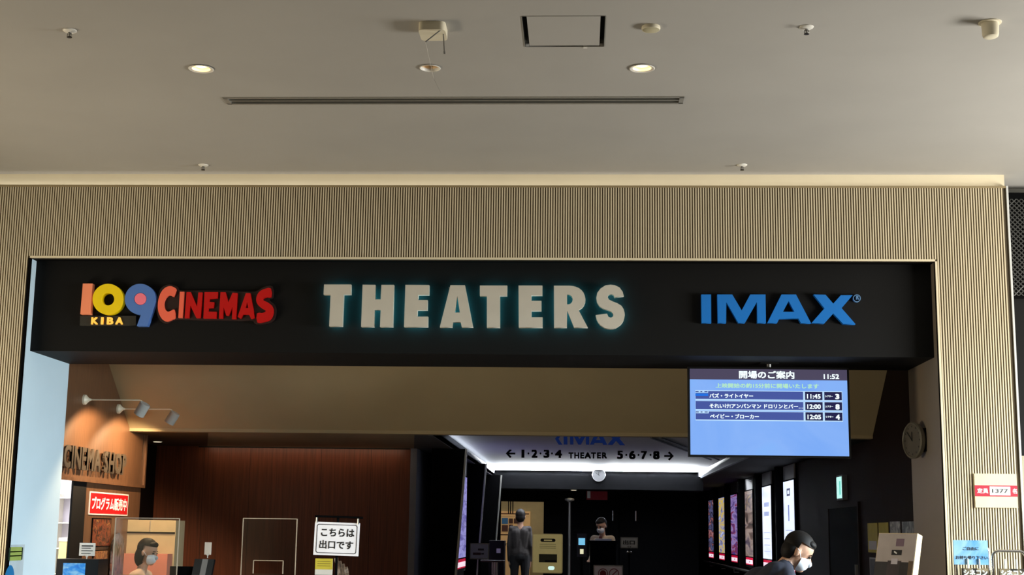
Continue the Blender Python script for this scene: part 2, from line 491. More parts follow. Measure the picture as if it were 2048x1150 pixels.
# concession: back wall, low ceilings
wbk = struct(MB().box(-5.5, -2.10, YB, YB + 0.1, 0, ZL).build('wall_concession', M_woodred))
for xx in (PY(404, 1000, YB).x, PY(497, 1000, YB).x, PY(640, 1000, YB).x, PY(740, 1000, YB).x):
    MB().box(xx - 0.002, xx + 0.002, YB - 0.001, YB + 0.002, 0, ZL).build('panel_joint', M_gap, wbk)
struct(MB().box(-2.14, -2.06, YB - 0.004, 34, 0, ZL).build('wall_corridor_left', mat('grey_panel', (128, 132, 144), 0.6)))
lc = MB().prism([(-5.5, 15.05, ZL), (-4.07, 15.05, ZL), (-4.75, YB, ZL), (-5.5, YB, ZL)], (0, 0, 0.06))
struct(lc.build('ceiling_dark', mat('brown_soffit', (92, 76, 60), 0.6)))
lc = MB().prism([(-4.07, 15.05, ZL), (-1.80, 15.05, ZL), (-2.10, YB, ZL), (-4.75, YB, ZL)], (0, 0, 0.06))
struct(lc.build('ceiling_taupe', M_taupe))
lc = MB().prism([(-1.80, 15.05, ZL), (-1.60, 15.05, ZL), (-1.60, 34, ZL), (-2.10, 34, ZL), (-2.10, YB, ZL)], (0, 0, 0.06))
struct(lc.build('ceiling_navy', M_navy))
# shadow line at the head of the back wall and the strip lamp washing it
MB().box(-4.86, -2.15, YB - 0.006, YB, ZL - 0.014, ZL).build('shadow_line', M_gap, wbk)
# corridor: white coffer, its lips, the dark side ceiling
ZK = 2.555
CX0, CX1, CY = -1.60, 2.21, 25.75
struct(MB().box(CX0 - 0.05, CX1 + 0.05, 15.05, CY + 0.6, ZK, ZK + 0.05).build('ceiling_coffer', M_coffer))
struct(MB().box(CX1, CX1 + 0.05, 15.05, CY + 0.6, ZL - 0.004, ZK).build('trim_6', M_navy))
struct(MB().box(CX0 - 0.05, CX0, 15.05, CY + 0.6, ZL - 0.004, ZK).build('trim_7', M_navy))
struct(MB().box(-2.10, CX1 + 0.05, CY, CY + 0.05, 2.20, ZK - 0.10).box(-2.1, CX1 + 0.05, CY + 0.6, CY + 0.65, 2.20, ZK + 0.05).build('wall_corridor_head', M_blackm))
struct(MB().box(CX1 + 0.05, WR, 15.05, 34, ZL, ZL + 0.06).build('ceiling_side', M_black))
struct(MB().box(WR, WR + 0.12, BB, 34, 0, 3.5).build('wall_lobby_right', M_wooddk))
struct(MB().box(-2.2, WR, 34, 34.1, 0, 2.6).build('wall_corridor_end', M_blackm))
# far partition with the lit bay on its left
YP = 26.9
bx0, bx1 = PY(1001, 1060, YP).x, PY(1087, 1060, YP).x
bz = PY(1040, 1003, YP).z
pt = MB().box(-2.06, bx0, YP, YP + 0.1, 0, 2.25).box(bx1, CX1 + 0.05, YP, YP + 0.1, 0, 2.25).box(bx0, bx1, YP, YP + 0.1, bz, 2.25)
part = struct(pt.build('wall_partition', M_blackm))
struct(MB().box(-2.06, CX1 + 0.05, CY + 0.05, YP + 0.0, 2.20, 2.25).build('ceiling_partition', M_blackm))
by = 30.2
bay = MB().box(-2.06, bx1 + 0.6, by, by + 0.08, 0, 2.3).box(bx1 + 0.3, bx1 + 0.36, YP + 0.1, by, 0, 2.3).box(-2.06, bx1 + 0.6, YP + 0.1, by, 2.25, 2.3)
struct(bay.build('wall_bay', mat('bay_paint', (190, 178, 140), 0.6)))
area_light('bay_ceiling_light', ((bx0 + bx1) / 2 - 0.2, 29.2, 2.22), (0, 0.35, -1), 1.0, 0.6, 9, (1.0, 0.84, 0.64))
# cove lamp behind the corridor head
area_light('cove_strip_light', ((CX0 + CX1) / 2, CY + 0.30, ZK - 0.111), (0, -1, 0.8), CX1 - CX0 - 0.1, 0.02, 1700, (0.92, 0.96, 1.0))
area_light('cove_strip_light_side', (CX0 + 0.03, 21.0, ZK - 0.08), (1, 0, 0.8), 8.5, 0.02, 5, (0.86, 0.92, 1.0))
# strip lamp at the head of the concession back wall
area_light('wall_wash_strip', (-3.5, YB - 0.16, ZL - 0.01), (0, 0.35, -1), 2.5, 0.05, 1.7, (1.0, 0.76, 0.52))

# ================================================================== OBJECTS
# ------------------------------------------------------------------ header signs
YF = BF             # face of the black header
# --- THEATERS, halo-lit letters
M_let = mat('sign_grey', (196, 191, 178), 0.5, var=0.03)
M_halo = mat('halo_lamp', (90, 200, 210), 0.5, emit=(70, 190, 205), est=26)
th = thing('theater_sign', 'pale grey THEATERS lettering with teal glow on the black header', 'sign', PY(950, 655, YF))
A = (640, 560); B = (950, 560)
TH = [
 (A, [[(52, 57), (398, 57), (396, 186), (302, 186), (285, 592), (117, 592), (135, 186), (45, 186)]]),
 (A, [[(545, 60), (709, 62), (706, 248), (776, 248), (786, 62), (947, 62), (932, 600), (767, 600), (776, 382), (697, 382), (690, 600), (526, 598)]]),
 (A, [[(1093, 62), (1397, 64), (1394, 190), (1258, 190), (1254, 256), (1376, 256), (1373, 386), (1246, 386), (1243, 468), (1382, 468), (1380, 600), (1075, 600)]]),
 (A, [[(1669, 66), (1854, 66), (1958, 604), (1815, 604), (1800, 538), (1702, 538), (1690, 604), (1533, 604)], [(1757, 205), (1727, 416), (1790, 416)]]),
 (B, [[(62, 70), (412, 70), (410, 202), (318, 202), (318, 607), (152, 607), (152, 202), (62, 202)]]),
 (B, [[(557, 70), (862, 70), (862, 196), (722, 196), (722, 266), (849, 266), (849, 394), (722, 394), (722, 476), (864, 476), (864, 607), (560, 607)]]),
 (B, [[(1010, 72), (1205, 72), (1250, 76), (1290, 86), (1330, 103), (1362, 128), (1388, 160), (1405, 200), (1414, 245), (1410, 285), (1396, 322), (1370, 355), (1325, 382), (1443, 607), (1268, 607), (1180, 395), (1175, 607), (1012, 610)],
      [(1178, 185), (1205, 187), (1232, 203), (1247, 228), (1250, 250), (1244, 277), (1228, 299), (1205, 310), (1178, 312)]]),
 (B, [cat_smooth([(1890, 150), (1850, 95), (1790, 66), (1735, 60), (1670, 68), (1605, 110), (1565, 165), (1553, 225), (1562, 285), (1595, 335), (1640, 365), (1700, 385), (1745, 405), (1770, 435), (1768, 465), (1740, 482), (1708, 470)], 1)
      + [(1690, 430), (1545, 448)] + [(1556, 500), (1575, 540), (1605, 576), (1660, 612), (1695, 622), (1730, 625), (1768, 623), (1805, 612), (1860, 575), (1882, 550), (1902, 515), (1912, 480), (1917, 450), (1914, 415), (1902, 372), (1875, 330), (1825, 298), (1765, 275), (1715, 250), (1697, 215), (1710, 190), (1742, 180), (1772, 190), (1785, 222), (1905, 205)]]),
]
for (org, loops) in TH:
    lt = traced('letter', loops, org, 6.4, YF - 0.095, 0.05, M_let, th)
    # lamp plate on the letter's back: same outline drawn in a little
    cx = sum(p[0] for p in loops[0]) / len(loops[0]); cy = sum(p[1] for p in loops[0]) / len(loops[0])
    halo = traced('halo_lamp', inset(loops, 26), org, 6.4, YF - 0.044, 0.004, M_halo, lt)
    for k in (-1, 1):
        c0 = PY(org[0] + (cx + 0) / 6.4, org[1] + (cy + k * 160) / 6.4, YF - 0.05)
    sp = MB()
    xs = [p[0] for p in loops[0]]
    c0 = PY(org[0] + (min(xs) + 130) / 6.4, org[1] + 110 / 6.4, YF)
    sp.tube([(c0.x, YF - 0.05, c0.z), (c0.x, YF, c0.z)], 0.006, 8)
    sp.build('stand_off', M_steel, lt)
# --- 109 CINEMAS KIBA
def glow(name, c, est=0.12): return mat(name, c, 0.35, var=0.03, emit=c, est=est)
M_sal = glow('salmon_face', (236, 138, 98)); M_yel = glow('yellow_face', (232, 200, 10)); M_blu = glow('blue_face', (76, 112, 176)); M_pnk = glow('pink_face', (236, 118, 134))
M_red = glow('red_face', (176, 8, 8)); M_cor = glow('coral_face', (226, 100, 74))
cs = thing('cinema_logo_sign', 'colourful 109 CINEMAS KIBA logo lettering on the black header', 'sign', PY(350, 655, YF))
O1 = (150, 560); S1 = 10.24
traced('digit_one', [[(160, 72), (357, 72), (310, 700), (108, 700)]], O1, S1, YF - 0.06, 0.06, M_sal, cs)
traced('digit_zero', [circ(676, 393, 316, n=56), circ(675, 392, 128)], O1, S1, YF - 0.06, 0.06, M_yel, cs)
nine = circ(1335, 392, 315, n=52, a0=16, a1=-273) + [(1265, 942), (1478, 942), (1580, 650)]
n9 = traced('digit_nine', [nine, circ(1338, 388, 128)], O1, S1, YF - 0.06, 0.06, M_blu, cs)
traced('nine_centre', [circ(1338, 388, 119)], O1, S1, YF - 0.062, 0.062, M_pnk, cs)
pl = traced('name_plate', [[(103, 735), (1248, 735), (1245, 935), (100, 935)]], O1, S1, YF - 0.03, 0.03, mat('plate_dark', (40, 39, 33), 0.5), cs)
pc = PY(150 + 662 / S1, 560 + 838 / S1, YF - 0.03)
ww = (PY(150 + 985 / S1, 640, YF).x - PY(150 + 340 / S1, 640, YF).x); hh = PY(300, 560 + 765 / S1, YF).z - PY(300, 560 + 912 / S1, YF).z
for ch, q0, q1 in (('K', 340, 478), ('I', 538, 588), ('B', 660, 790), ('A', 838, 988)):
    pc = PY(150 + (q0 + q1) / 2 / S1, 560 + 838 / S1, YF - 0.03)
    text('name_letter', ch, glow('amber_face', (250, 196, 84), 0.5), pl, pc, UX, UZ, h=hh, w=ww * (q1 - q0) / 645, bold=0.035, thick=0.012)
O2 = (300, 560); S2 = 7.877
traced('outline_board', [cat_smooth([(100, 400), (120, 270), (170, 130), (300, 70), (430, 105), (465, 160), (700, 165), (1000, 163), (1240, 168), (1400, 182), (1600, 185), (1690, 170), (1790, 112), (1925, 100), (1932, 275), (1870, 305), (1960, 390), (1985, 500), (1940, 640), (1820, 692), (1665, 695), (1610, 640), (1440, 645), (1380, 642), (1050, 635), (830, 638), (420, 625), (270, 688), (160, 640), (108, 520)], 3)], O2, S2, YF - 0.03, 0.03, mat('maroon_board', (34, 14, 12), 0.5), cs)
CN = [
 (M_cor, [cat_smooth([(410, 150), (375, 265), (330, 242), (285, 250), (245, 290), (220, 350), (218, 410), (235, 460), (265, 492), (295, 498), (330, 485), (382, 465), (398, 590), (350, 622), (300, 645), (260, 655), (205, 630), (160, 570), (130, 490), (122, 400), (132, 310), (165, 210), (215, 140), (270, 105), (320, 95), (370, 110)], 2)]),
 (M_cor, [[(470, 185), (540, 185), (512, 597), (445, 597)]]),
 (M_red, [[(575, 190), (640, 190), (740, 420), (762, 195), (828, 195), (795, 600), (730, 600), (635, 400), (612, 600), (545, 600)]]),
 (M_red, [[(858, 190), (1070, 190), (1065, 290), (935, 300), (930, 345), (1010, 350), (1000, 440), (920, 445), (915, 498), (1050, 500), (1045, 605), (840, 605)]]),
 (M_red, [[(1110, 190), (1190, 192), (1235, 350), (1300, 200), (1378, 205), (1355, 615), (1290, 615), (1300, 420), (1240, 565), (1200, 560), (1160, 430), (1145, 605), (1085, 605)]]),
 (M_red, [[(1510, 205), (1580, 208), (1648, 600), (1595, 615), (1560, 545), (1465, 545), (1430, 612), (1380, 580)], [(1530, 350), (1505, 440), (1548, 440)]]),
 (M_red, [cat_smooth([(1900, 130), (1905, 265), (1840, 270), (1775, 295), (1795, 325), (1850, 350), (1915, 400), (1942, 470), (1930, 560), (1885, 630), (1800, 660), (1690, 668), (1685, 525), (1760, 520), (1810, 505), (1820, 480), (1760, 445), (1700, 390), (1672, 320), (1690, 230), (1740, 170), (1820, 135)], 2)]),
]
for m, loops in CN: traced('letter', loops, O2, S2, YF - 0.055, 0.027, m, cs)
# --- IMAX
M_imx = mat('imax_blue', (24, 108, 186), 0.3, var=0.05, scale=1.5, emit=(20, 100, 180), est=0.10)
im = thing('imax_sign', 'blue IMAX lettering with registered mark on the black header', 'sign', PY(1555, 648, YF))
O3 = (1360, 560); S3 = 5.12
IMX = [
 [[(218, 148), (318, 148), (320, 440), (222, 440)]],
 [[(382, 148), (535, 148), (632, 312), (720, 148), (876, 148), (880, 440), (793, 440), (788, 225), (665, 440), (598, 440), (475, 225), (472, 440), (388, 440)]],
 [[(1040, 148), (1188, 148), (1342, 442), (1240, 442), (1215, 395), (1018, 395), (995, 440), (895, 440)], [(1113, 215), (1172, 325), (1055, 325)]],
 [[(1368, 148), (1490, 150), (1570, 242), (1648, 155), (1768, 155), (1655, 288), (1798, 452), (1672, 450), (1570, 342), (1478, 445), (1348, 440), (1480, 290)]]]
for loops in IMX: traced('letter', loops, O3, S3, YF - 0.05, 0.05, M_imx, im)
M_reg = mat('imax_mark', (90, 130, 170), 0.4, emit=(90, 130, 170), est=0.1)
rg = traced('registered_mark', [circ(1812, 187, 39), circ(1812, 187, 32)], O3, S3, YF - 0.03, 0.03, M_reg, im)
text('mark_letter', 'R', M_reg, rg, PY(1360 + 1812 / S3, 560 + 187 / S3, YF), UX, UZ, h=0.032, bold=0.03, thick=0.03)

# ------------------------------------------------------------------ hall ceiling fittings
M_lamp = mat('lamp_glow', (255, 240, 215), 0.5, emit=(255, 206, 140), est=9)
M_refl = mat('lamp_reflector', (230, 200, 160), 0.35, metal=0.4, var=0.02)
lab = ['lit warm round downlight left of the unlit one, in the hall ceiling', 'unlit round downlight in the hall ceiling beside the hanging hook box', 'lit warm round downlight below the flat ceiling disc']
for i, (x, y) in enumerate(dl_pos):
    t = thing('downlight', lab[i], 'light', (x, y, ZC), 'hall ceiling downlights')
    big = 1.0 if i != 1 else 0.82
    MB().lathe((x, y, ZC), (0, 0, 1), [(0.0, 0.066), (-0.006, 0.078 * big + 0.008), (-0.009, 0.074 * big + 0.006), (-0.004, 0.062), (0.012, 0.060), (0.012, 0.066)], cap=False).build('rim', M_white, t, smooth=True)
    MB().lathe((x, y, ZC), (0, 0, 1), [(0.0, 0.062), (0.05, 0.055), (0.09, 0.035), (0.092, 0.0)], cap=False).build('reflector', M_refl, t, smooth=True)
    if i != 1:
        MB().lathe((x, y, ZC + 0.022), (0, 0, 1), [(-0.012, 0.0), (-0.010, 0.03), (0.0, 0.046), (0.02, 0.044), (0.04, 0.0)], cap=False).build('bulb', M_lamp, t, smooth=True)
        ld = bpy.data.lights.new('downlight_beam', 'SPOT'); ld.energy = 15; ld.color = (1, 0.78, 0.5); ld.spot_size = R(100); ld.spot_blend = 0.6; ld.shadow_soft_size = 0.04
        lo = bpy.data.objects.new('downlight_beam', ld); COL.objects.link(lo); lo.location = (x, y, ZC - 0.015)
    else:
        MB().lathe((x, y, ZC + 0.035), (0, 0, 1), [(-0.012, 0.0), (-0.008, 0.02), (0.0, 0.035), (0.03, 0.02), (0.04, 0.0)], cap=False).build('bulb', M_alu, t, smooth=True)
# slot diffuser
t = thing('air_slot', 'long narrow air slot with dark double gap in the hall ceiling', 'vent', (-0.93, 9.55, ZC))
x0, x1, y0, y1 = SLOT
MB().box(x0 - 0.012, x1 + 0.012, y0 - 0.012, y0 + 0.012, ZC - 0.006, ZC + 0.03).box(x0 - 0.012, x1 + 0.012, y1 - 0.012, y1 + 0.012, ZC - 0.006, ZC + 0.03).box(x0 - 0.012, x0 + 0.02, y0, y1, ZC - 0.006, ZC + 0.03).box(x1 - 0.02, x1 + 0.012, y0, y1, ZC - 0.006, ZC + 0.03).build('frame', M_alu, t)
MB().box(x0, x1, y0 + 0.062, y0 + 0.078, ZC - 0.004, ZC + 0.03).build('blade', M_alu, t)
MB().box(x0, x1, y0, y1, ZC + 0.06, ZC + 0.07).box(x0, x1, y0 - 0.01, y0, ZC + 0.02, ZC + 0.07).box(x0, x1, y1, y1 + 0.01, ZC + 0.02, ZC + 0.07).build('duct', M_gap, t)
# access hatch
t = thing('ceiling_hatch', 'square access hatch with a dark gap around it in the hall ceiling', 'hatch', (-0.11, 8.18, ZC))
x0, x1, y0, y1 = APN
MB().box(x0 + 0.028, x1 - 0.028, y0 + 0.012, y1 - 0.012, ZC + 0.002, ZC + 0.012).build('panel', M_ceil, t)
MB().box(x0 - 0.01, x1 + 0.01, y0 - 0.01, y1 + 0.01, ZC + 0.045, ZC + 0.055).build('backing', M_gap, t)
MB().box(x0 - 0.006, x0, y0, y1, ZC - 0.002, ZC + 0.05).box(x1, x1 + 0.006, y0, y1, ZC - 0.002, ZC + 0.05).box(x0, x1, y0 - 0.006, y0, ZC - 0.002, ZC + 0.05).box(x0, x1, y1, y1 + 0.006, ZC - 0.002, ZC + 0.05).build('frame', M_alu, t)
MB().box(x1 - 0.13, x1 - 0.105, y1 - 0.002, y1 + 0.02, ZC - 0.006, ZC + 0.004).build('latch', M_white, t)
# sprinklers
def sprinkler(x, y):
    t = thing('sprinkler', '', 'sprinkler', (x, y, ZC), 'fire sprinklers in the hall ceiling')
    MB().lathe((x, y, ZC), (0, 0, -1), [(0.0, 0.044), (0.004, 0.043), (0.012, 0.030), (0.013, 0.010)], n=24).build('rosette', M_white, t, smooth=True)
    b = MB().lathe((x, y, ZC - 0.01), (0, 0, -1), [(0, 0.010), (0.012, 0.010), (0.014, 0.006), (0.030, 0.005)], n=12)
    b.tube([(x - 0.012, y, ZC - 0.02), (x - 0.014, y, ZC - 0.035), (x, y, ZC - 0.045)], 0.0025, 6).tube([(x + 0.012, y, ZC - 0.02), (x + 0.014, y, ZC - 0.035), (x, y, ZC - 0.045)], 0.0025, 6)
    b.build('nozzle', M_steel, t)
    MB().lathe((x, y, ZC - 0.042), (0, 0, -1), [(0, 0.015), (0.003, 0.017), (0.005, 0.015)], n=16).build('deflector', mat('bronze_dark', (48, 40, 32), 0.4, metal=0.6), t)
    return t
s0 = sprinkler(-3.205, 8.12)
s0['label'] = 'small sprinkler head out in the hall ceiling, left of the hook box'
for (x, y, l) in ((1.367, 8.117, 'small sprinkler head between the flat disc and the white cylinder'),
                  (-3.229, 11.34, 'small sprinkler head by the cream band, beyond the left end of the air slot'),
                  (1.345, 11.33, 'small sprinkler head by the cream band, beyond the right end of the air slot')):
    c = copy_tree(s0, (x + 3.205, y - 8.12, 0)); c['label'] = l
# cylinder
t = thing('ceiling_camera', 'white cylindrical housing with a flange hanging from the hall ceiling', 'camera', (2.451, 8.055, ZC))
MB().lathe((2.451, 8.055, ZC), (0, 0, -1), [(0, 0.068), (0.006, 0.067), (0.008, 0.055)], n=32).build('flange', M_offw, t, smooth=True)
MB().lathe((2.451, 8.055, ZC - 0.006), (0, 0, -1), [(0, 0.052), (0.07, 0.048), (0.084, 0.044), (0.090, 0.034), (0.088, 0.0)], n=32).build('housing', M_offw, t, smooth=True)
# flat disc
t = thing('ceiling_speaker', 'flat round cream disc on the hall ceiling near the hatch', 'speaker', (0.421, 8.10, ZC))
MB().lathe((0.421, 8.10, ZC), (0, 0, -1), [(0, 0.056), (0.012, 0.058), (0.022, 0.054)], n=36).build('ring', M_offw, t, smooth=True)
MB().lathe((0.421, 8.10, ZC - 0.021), (0, 0, -1), [(0, 0.053), (0.003, 0.048), (0.003, 0.0)], n=36).build('cover', mat('disc_cloth', (176, 168, 138), 0.8), t, smooth=True)
# hook box
bx, by_ = -0.915, 8.085
t = thing('hook_box', 'white box with two thin metal hooks and a wire on the hall ceiling', 'ceiling box', (bx, by_, ZC))
me = fill2d([rrect(bx - 0.082, by_ - 0.10, bx + 0.082, by_ + 0.10, 0.035)], 0.055)
me.transform(Matrix.Translation((0, 0, ZC - 0.0275)))
link('housing', me, M_offw, t)
MB().tube([(bx + 0.055, by_ - 0.08, ZC - 0.05), (bx - 0.035, by_ - 0.09, ZC - 0.13)], 0.004, 8).build('hook', M_steel, t)
MB().tube([(bx + 0.065, by_ - 0.02, ZC - 0.05), (bx + 0.075, by_ - 0.03, ZC - 0.175)], 0.004, 8).tube([(bx + 0.075, by_ - 0.03, ZC - 0.17), (bx + 0.076, by_ - 0.03, ZC - 0.185)], 0.006, 8).build('hook', M_steel, t)
MB().tube([(bx - 0.035, by_ - 0.09, ZC - 0.13), (bx + 0.0, by_ + 0.1, ZC - 0.30), (bx + 0.03, by_ + 0.28, ZC - 0.34)], 0.0006, 5).build('wire', M_steel, t)

# ------------------------------------------------------------------ hanging screen
YT = 12.20
tl, br = PY(1378, 736, YT), PY(1700, 914, YT)
cx, cz = (tl.x + br.x) / 2, (tl.z + br.z) / 2; hw, hh = (br.x - tl.x) / 2 + 0.012, (tl.z - br.z) / 2 + 0.012
tv = thing('hanging_display', 'flat screen hanging from the header listing film start times', 'screen', (cx, YT, tl.z))
MB().box(cx - hw, cx + hw, YT, YT + 0.06, cz - hh, cz + hh).build('bezel', M_blackg, tv, bevel=0.006)
px_ = PY(1539, 722, YT).x
MB().tube([(px_, YT + 0.05, cz + hh - 0.05), (px_, YT + 0.05, BZ)], 0.022, 14).build('pole', M_steel, tv, smooth=True)
MB().box(px_ - 0.08, px_ + 0.08, YT - 0.02, YT + 0.12, BZ - 0.008, BZ).build('ceiling_plate', M_black, tv)
sw, sh = hw - 0.018, hh - 0.018
def glowflat(name, c, est): return mat(name, (0, 0, 0), 0.4, var=0.0, emit=c, est=est)
S_blue = art('screen_blue', [(118, 170, 250), (134, 180, 252), (128, 184, 255)], 1.2, est=0.95, lit=True)
scr = MB().quad((cx - sw, YT - 0.001, cz - sh), (cx + sw, YT - 0.001, cz - sh), (cx + sw, YT - 0.001, cz + sh), (cx - sw, YT - 0.001, cz + sh)).build('screen', S_blue, tv)
def sx(u): return cx - sw + 2 * sw * (u - 52) / (1893 - 52)
def sz(v): return cz + sh - 2 * sh * (v - 97) / (1098 - 97)
def spanel(name, u0, v0, u1, v1, c, lift=0.002, est=1.0):
    return MB().quad((sx(u0), YT - lift, sz(v1)), (sx(u1), YT - lift, sz(v1)), (sx(u1), YT - lift, sz(v0)), (sx(u0), YT - lift, sz(v0))).build(name, glowflat('screen_%d_%d_%d' % c, c, est), scr)
spanel('title_bar', 52, 97, 1893, 222, (74, 68, 92))
SW = glowflat('screen_white', (236, 252, 255), 1.15)
def stext(body, u0, v0, u1, v1, m=SW, bold=0.03):
    o = text('screen_lettering', body, m, scr, ((sx(u0) + sx(u1)) / 2, YT - 0.0045, (sz(v0) + sz(v1)) / 2), UX, UZ, h=abs(sz(v0) - sz(v1)), w=abs(sx(u1) - sx(u0)), bold=bold); stuff(o)
stext('開場のご案内', 630, 116, 1278, 208)
stext('11:52', 1620, 148, 1800, 206)
stext('上映開始の約15分前に開場いたします', 355, 264, 1560, 320, glowflat('screen_lime', (190, 244, 205), 0.9))
rows = ((357, 'バズ・ライトイヤー', 280, 792, '11:45', '3'), (476, 'それいけ!アンパンマン ドロリンとバー…', 280, 1372, '12:00', '8'), (596, 'ペイビー・ブローカー', 285, 855, '12:05', '4'))
for v, ttl, a, b, tm, th_ in rows:
    spanel('row_gap', 116, v - 8, 1832, v + 106, (190, 225, 255), 0.0015)
    spanel('row_title', 118, v, 1376, v + 94, (66, 84, 158))
    spanel('row_time', 1398, v, 1600, v + 94, (24, 24, 72))
    spanel('row_screen', 1622, v, 1826, v + 94, (24, 24, 72))
    stext(ttl, a, v + 28, b, v + 80)
    stext(tm, 1420, v + 26, 1578, v + 80)
    stext('シアター', 1632, v + 38, 1720, v + 62)
    stext(th_, 1748, v + 22, 1796, v + 84, bold=0.05)
spanel('row_tag', 116, 357, 266, 380, (170, 210, 250), 0.003)
spanel('row_tag', 116, 388, 266, 416, (20, 110, 225), 0.003)
spanel('row_tag', 120, 594, 270, 618, (190, 225, 255), 0.003)
for v in (366, 603):
    for u in (118, 175, 222): spanel('tag_mark', u, v - 6, u + (22 if u == 175 else 36), v + 6, (44, 60, 130), 0.004)

# ------------------------------------------------------------------ wall clock on the right jamb
cl = thing('wall_clock', 'round grey clock on the side of the opening', 'clock', (XR, 12.30, 2.235))
ccy, ccz = 12.25, 2.235
cax = Vector((-math.cos(R(17)), -math.sin(R(17)), 0)); cside = Vector((-cax.y, cax.x, 0))
c0 = Vector((XR - 0.052, ccy, ccz))
MB().prism([(XR, ccy - 0.13, ccz - 0.1), (XR, ccy + 0.13, ccz - 0.1), tuple(c0 + cside * -0.10 + Vector((0, 0, -0.1))), tuple(c0 + cside * 0.10 + Vector((0, 0, -0.1)))], (0, 0, 0.2)).build('wedge_mount', M_blackm, cl)
MB().lathe(c0, cax, [(0.0, 0.145), (0.015, 0.156), (0.045, 0.160), (0.055, 0.150), (0.05, 0.14), (0.042, 0.138)], n=44).build('case', mat('clock_case', (120, 116, 104), 0.35, metal=0.4), cl, smooth=True)
face = MB().lathe(c0 + cax * 0.042, cax, [(0, 0.139), (0.002, 0.139)], n=44).build('dial', mat('clock_dial', (84, 80, 70), 0.5), cl)
f0 = c0 + cax * 0.0455
for k in range(12):
    a = R(30 * k); MB().obox(f0 + cside * (0.12 * math.sin(a)) + Vector((0, 0, 0.12 * math.cos(a))), cax * 0.0008, cside * 0.004, (0, 0, 0.006)).build('hour_mark', M_ltext, face)
MB().obox(f0 + cax * 0.002 + Vector((0, 0, 0.035)), cax * 0.001, cside * 0.005, (0, 0, 0.04)).build('hour_hand', M_ltext, face)
MB().obox(f0 + cax * 0.004 - cside * 0.035 + Vector((0, 0, 0.035)), cax * 0.001, (cside * 0.7 + Vector((0, 0, 0.7))) * 0.004, (Vector((0, 0, 0.7)) - cside * 0.7) * 0.06).build('minute_hand', M_ltext, face)

# ------------------------------------------------------------------ capacity plate on the slatted wall
a, b = PY(1948, 947, D - 0.012), PY(2036, 1016, D - 0.012)
cp = thing('capacity_plate', 'cream plate with a red band reading the room capacity, on the slats', 'plate', ((a.x + b.x) / 2, D, b.z))
MB().box(a.x, b.x, D - 0.016, D, b.z, a.z).build('plate', mat('plate_cream', (214, 200, 164), 0.5), cp, bevel=0.002)
r0, r1 = PY(1992, 971, D).z, PY(1992, 993, D).z
rb = MB().box(a.x - 0.001, b.x + 0.001, D - 0.019, D - 0.015, r1, r0).build('red_band', mat('plate_red', (176, 24, 48), 0.5), cp)
xm = PY(1978, 980, D).x; xn = PY(2019, 980, D).x; zc_ = (r0 + r1) / 2; rh = r0 - r1
MB().box(xm, xn, D - 0.021, D - 0.018, zc_ - rh * 0.4, zc_ + rh * 0.4).build('number_field', M_wtext, rb)
text('plate_lettering', '1377', mat('number_grey', (70, 70, 66), 0.6), rb, ((xm + xn) / 2, D - 0.0215, zc_), UX, UZ, h=rh * 0.36, w=(xn - xm) * 0.78, bold=0.02)
text('plate_lettering', '定員', M_wtext, rb, (PY(1964, 980, D).x, D - 0.0195, zc_), UX, UZ, h=rh * 0.46, w=PY(1975, 980, D).x - PY(1953, 980, D).x, bold=0.03)
text('plate_lettering', '名', M_wtext, rb, (PY(2028, 981, D).x, D - 0.0195, zc_), UX, UZ, h=rh * 0.46, bold=0.03)

# ------------------------------------------------------------------ arm spotlights on the fascia
def arm_spot(y, label, ty):
    z = 2.635
    t = thing('arm_spotlight', label, 'lamp', (WL, y, z), 'arm spotlights over the shop fascia')
    MB().lathe((WL, y, z), (1, 0, 0), [(0.0, 0.052), (0.02, 0.050), (0.035, 0.034), (0.055, 0.016), (0.075, 0.010)], n=28).build('wall_rose', M_offw, t, smooth=True)
    MB().tube([(WL + 0.06, y, z), (WL + 0.56, y, z), (WL + 0.578, y, z - 0.006), (WL + 0.588, y, z - 0.03)], 0.007, 10).build('arm', M_offw, t, smooth=True)
    hd = Vector((WL + 0.588, y, z - 0.09)); ax = Vector((-0.52, ty, -0.85)).normalized()
    h = MB().lathe(hd - ax * 0.065, ax, [(0.0, 0.0), (0.0, 0.050), (0.004, 0.054), (0.128, 0.054), (0.130, 0.050), (0.100, 0.046), (0.098, 0.0)], n=28, cap=False).build('lamp_head', mat('lamp_grey', (168, 168, 164), 0.4, var=0.02), t, smooth=True)
    MB().lathe(hd + ax * 0.034, ax, [(0.0, 0.0), (0.002, 0.042), (0.012, 0.03), (0.014, 0.0)], n=20, cap=False).build('bulb', mat('spot_glow', (255, 220, 160), 0.5, emit=(255, 214, 150), est=6), h)
    ld = bpy.data.lights.new('arm_spot_beam', 'SPOT'); ld.energy = 105; ld.color = (1, 0.70, 0.40); ld.spot_size = R(136); ld.spot_blend = 0.3; ld.shadow_soft_size = 0.03
    lo = bpy.data.objects.new('arm_spot_beam', ld); COL.objects.link(lo)
    lo.location = hd + ax * 0.075; lo.rotation_euler = ax.to_track_quat('-Z', 'Y').to_euler()
    return t
arm_spot(13.455, 'white arm spotlight over the CINEMA SHOP letters, nearer the pale jamb', 0.2)
arm_spot(14.483, 'white arm spotlight beside the sloping cream bulkhead', 0.10)

# ------------------------------------------------------------------ CINEMA SHOP letters
sg = thing('shop_sign', 'raised metal CINEMA SHOP letters on the walnut fascia', 'sign', (WL, 13.8, 1.94))
body = 'CINEMA SHOP'
yy0, yy1 = 12.90, 14.72
me = text_mesh(body, 0.02)
xs = [v.co.x for v in me.vertices]; W0, W1 = min(xs), max(xs)
bpy.data.meshes.remove(me)
cu = bpy.data.curves.new('txt', 'FONT'); cu.align_x = 'CENTER'
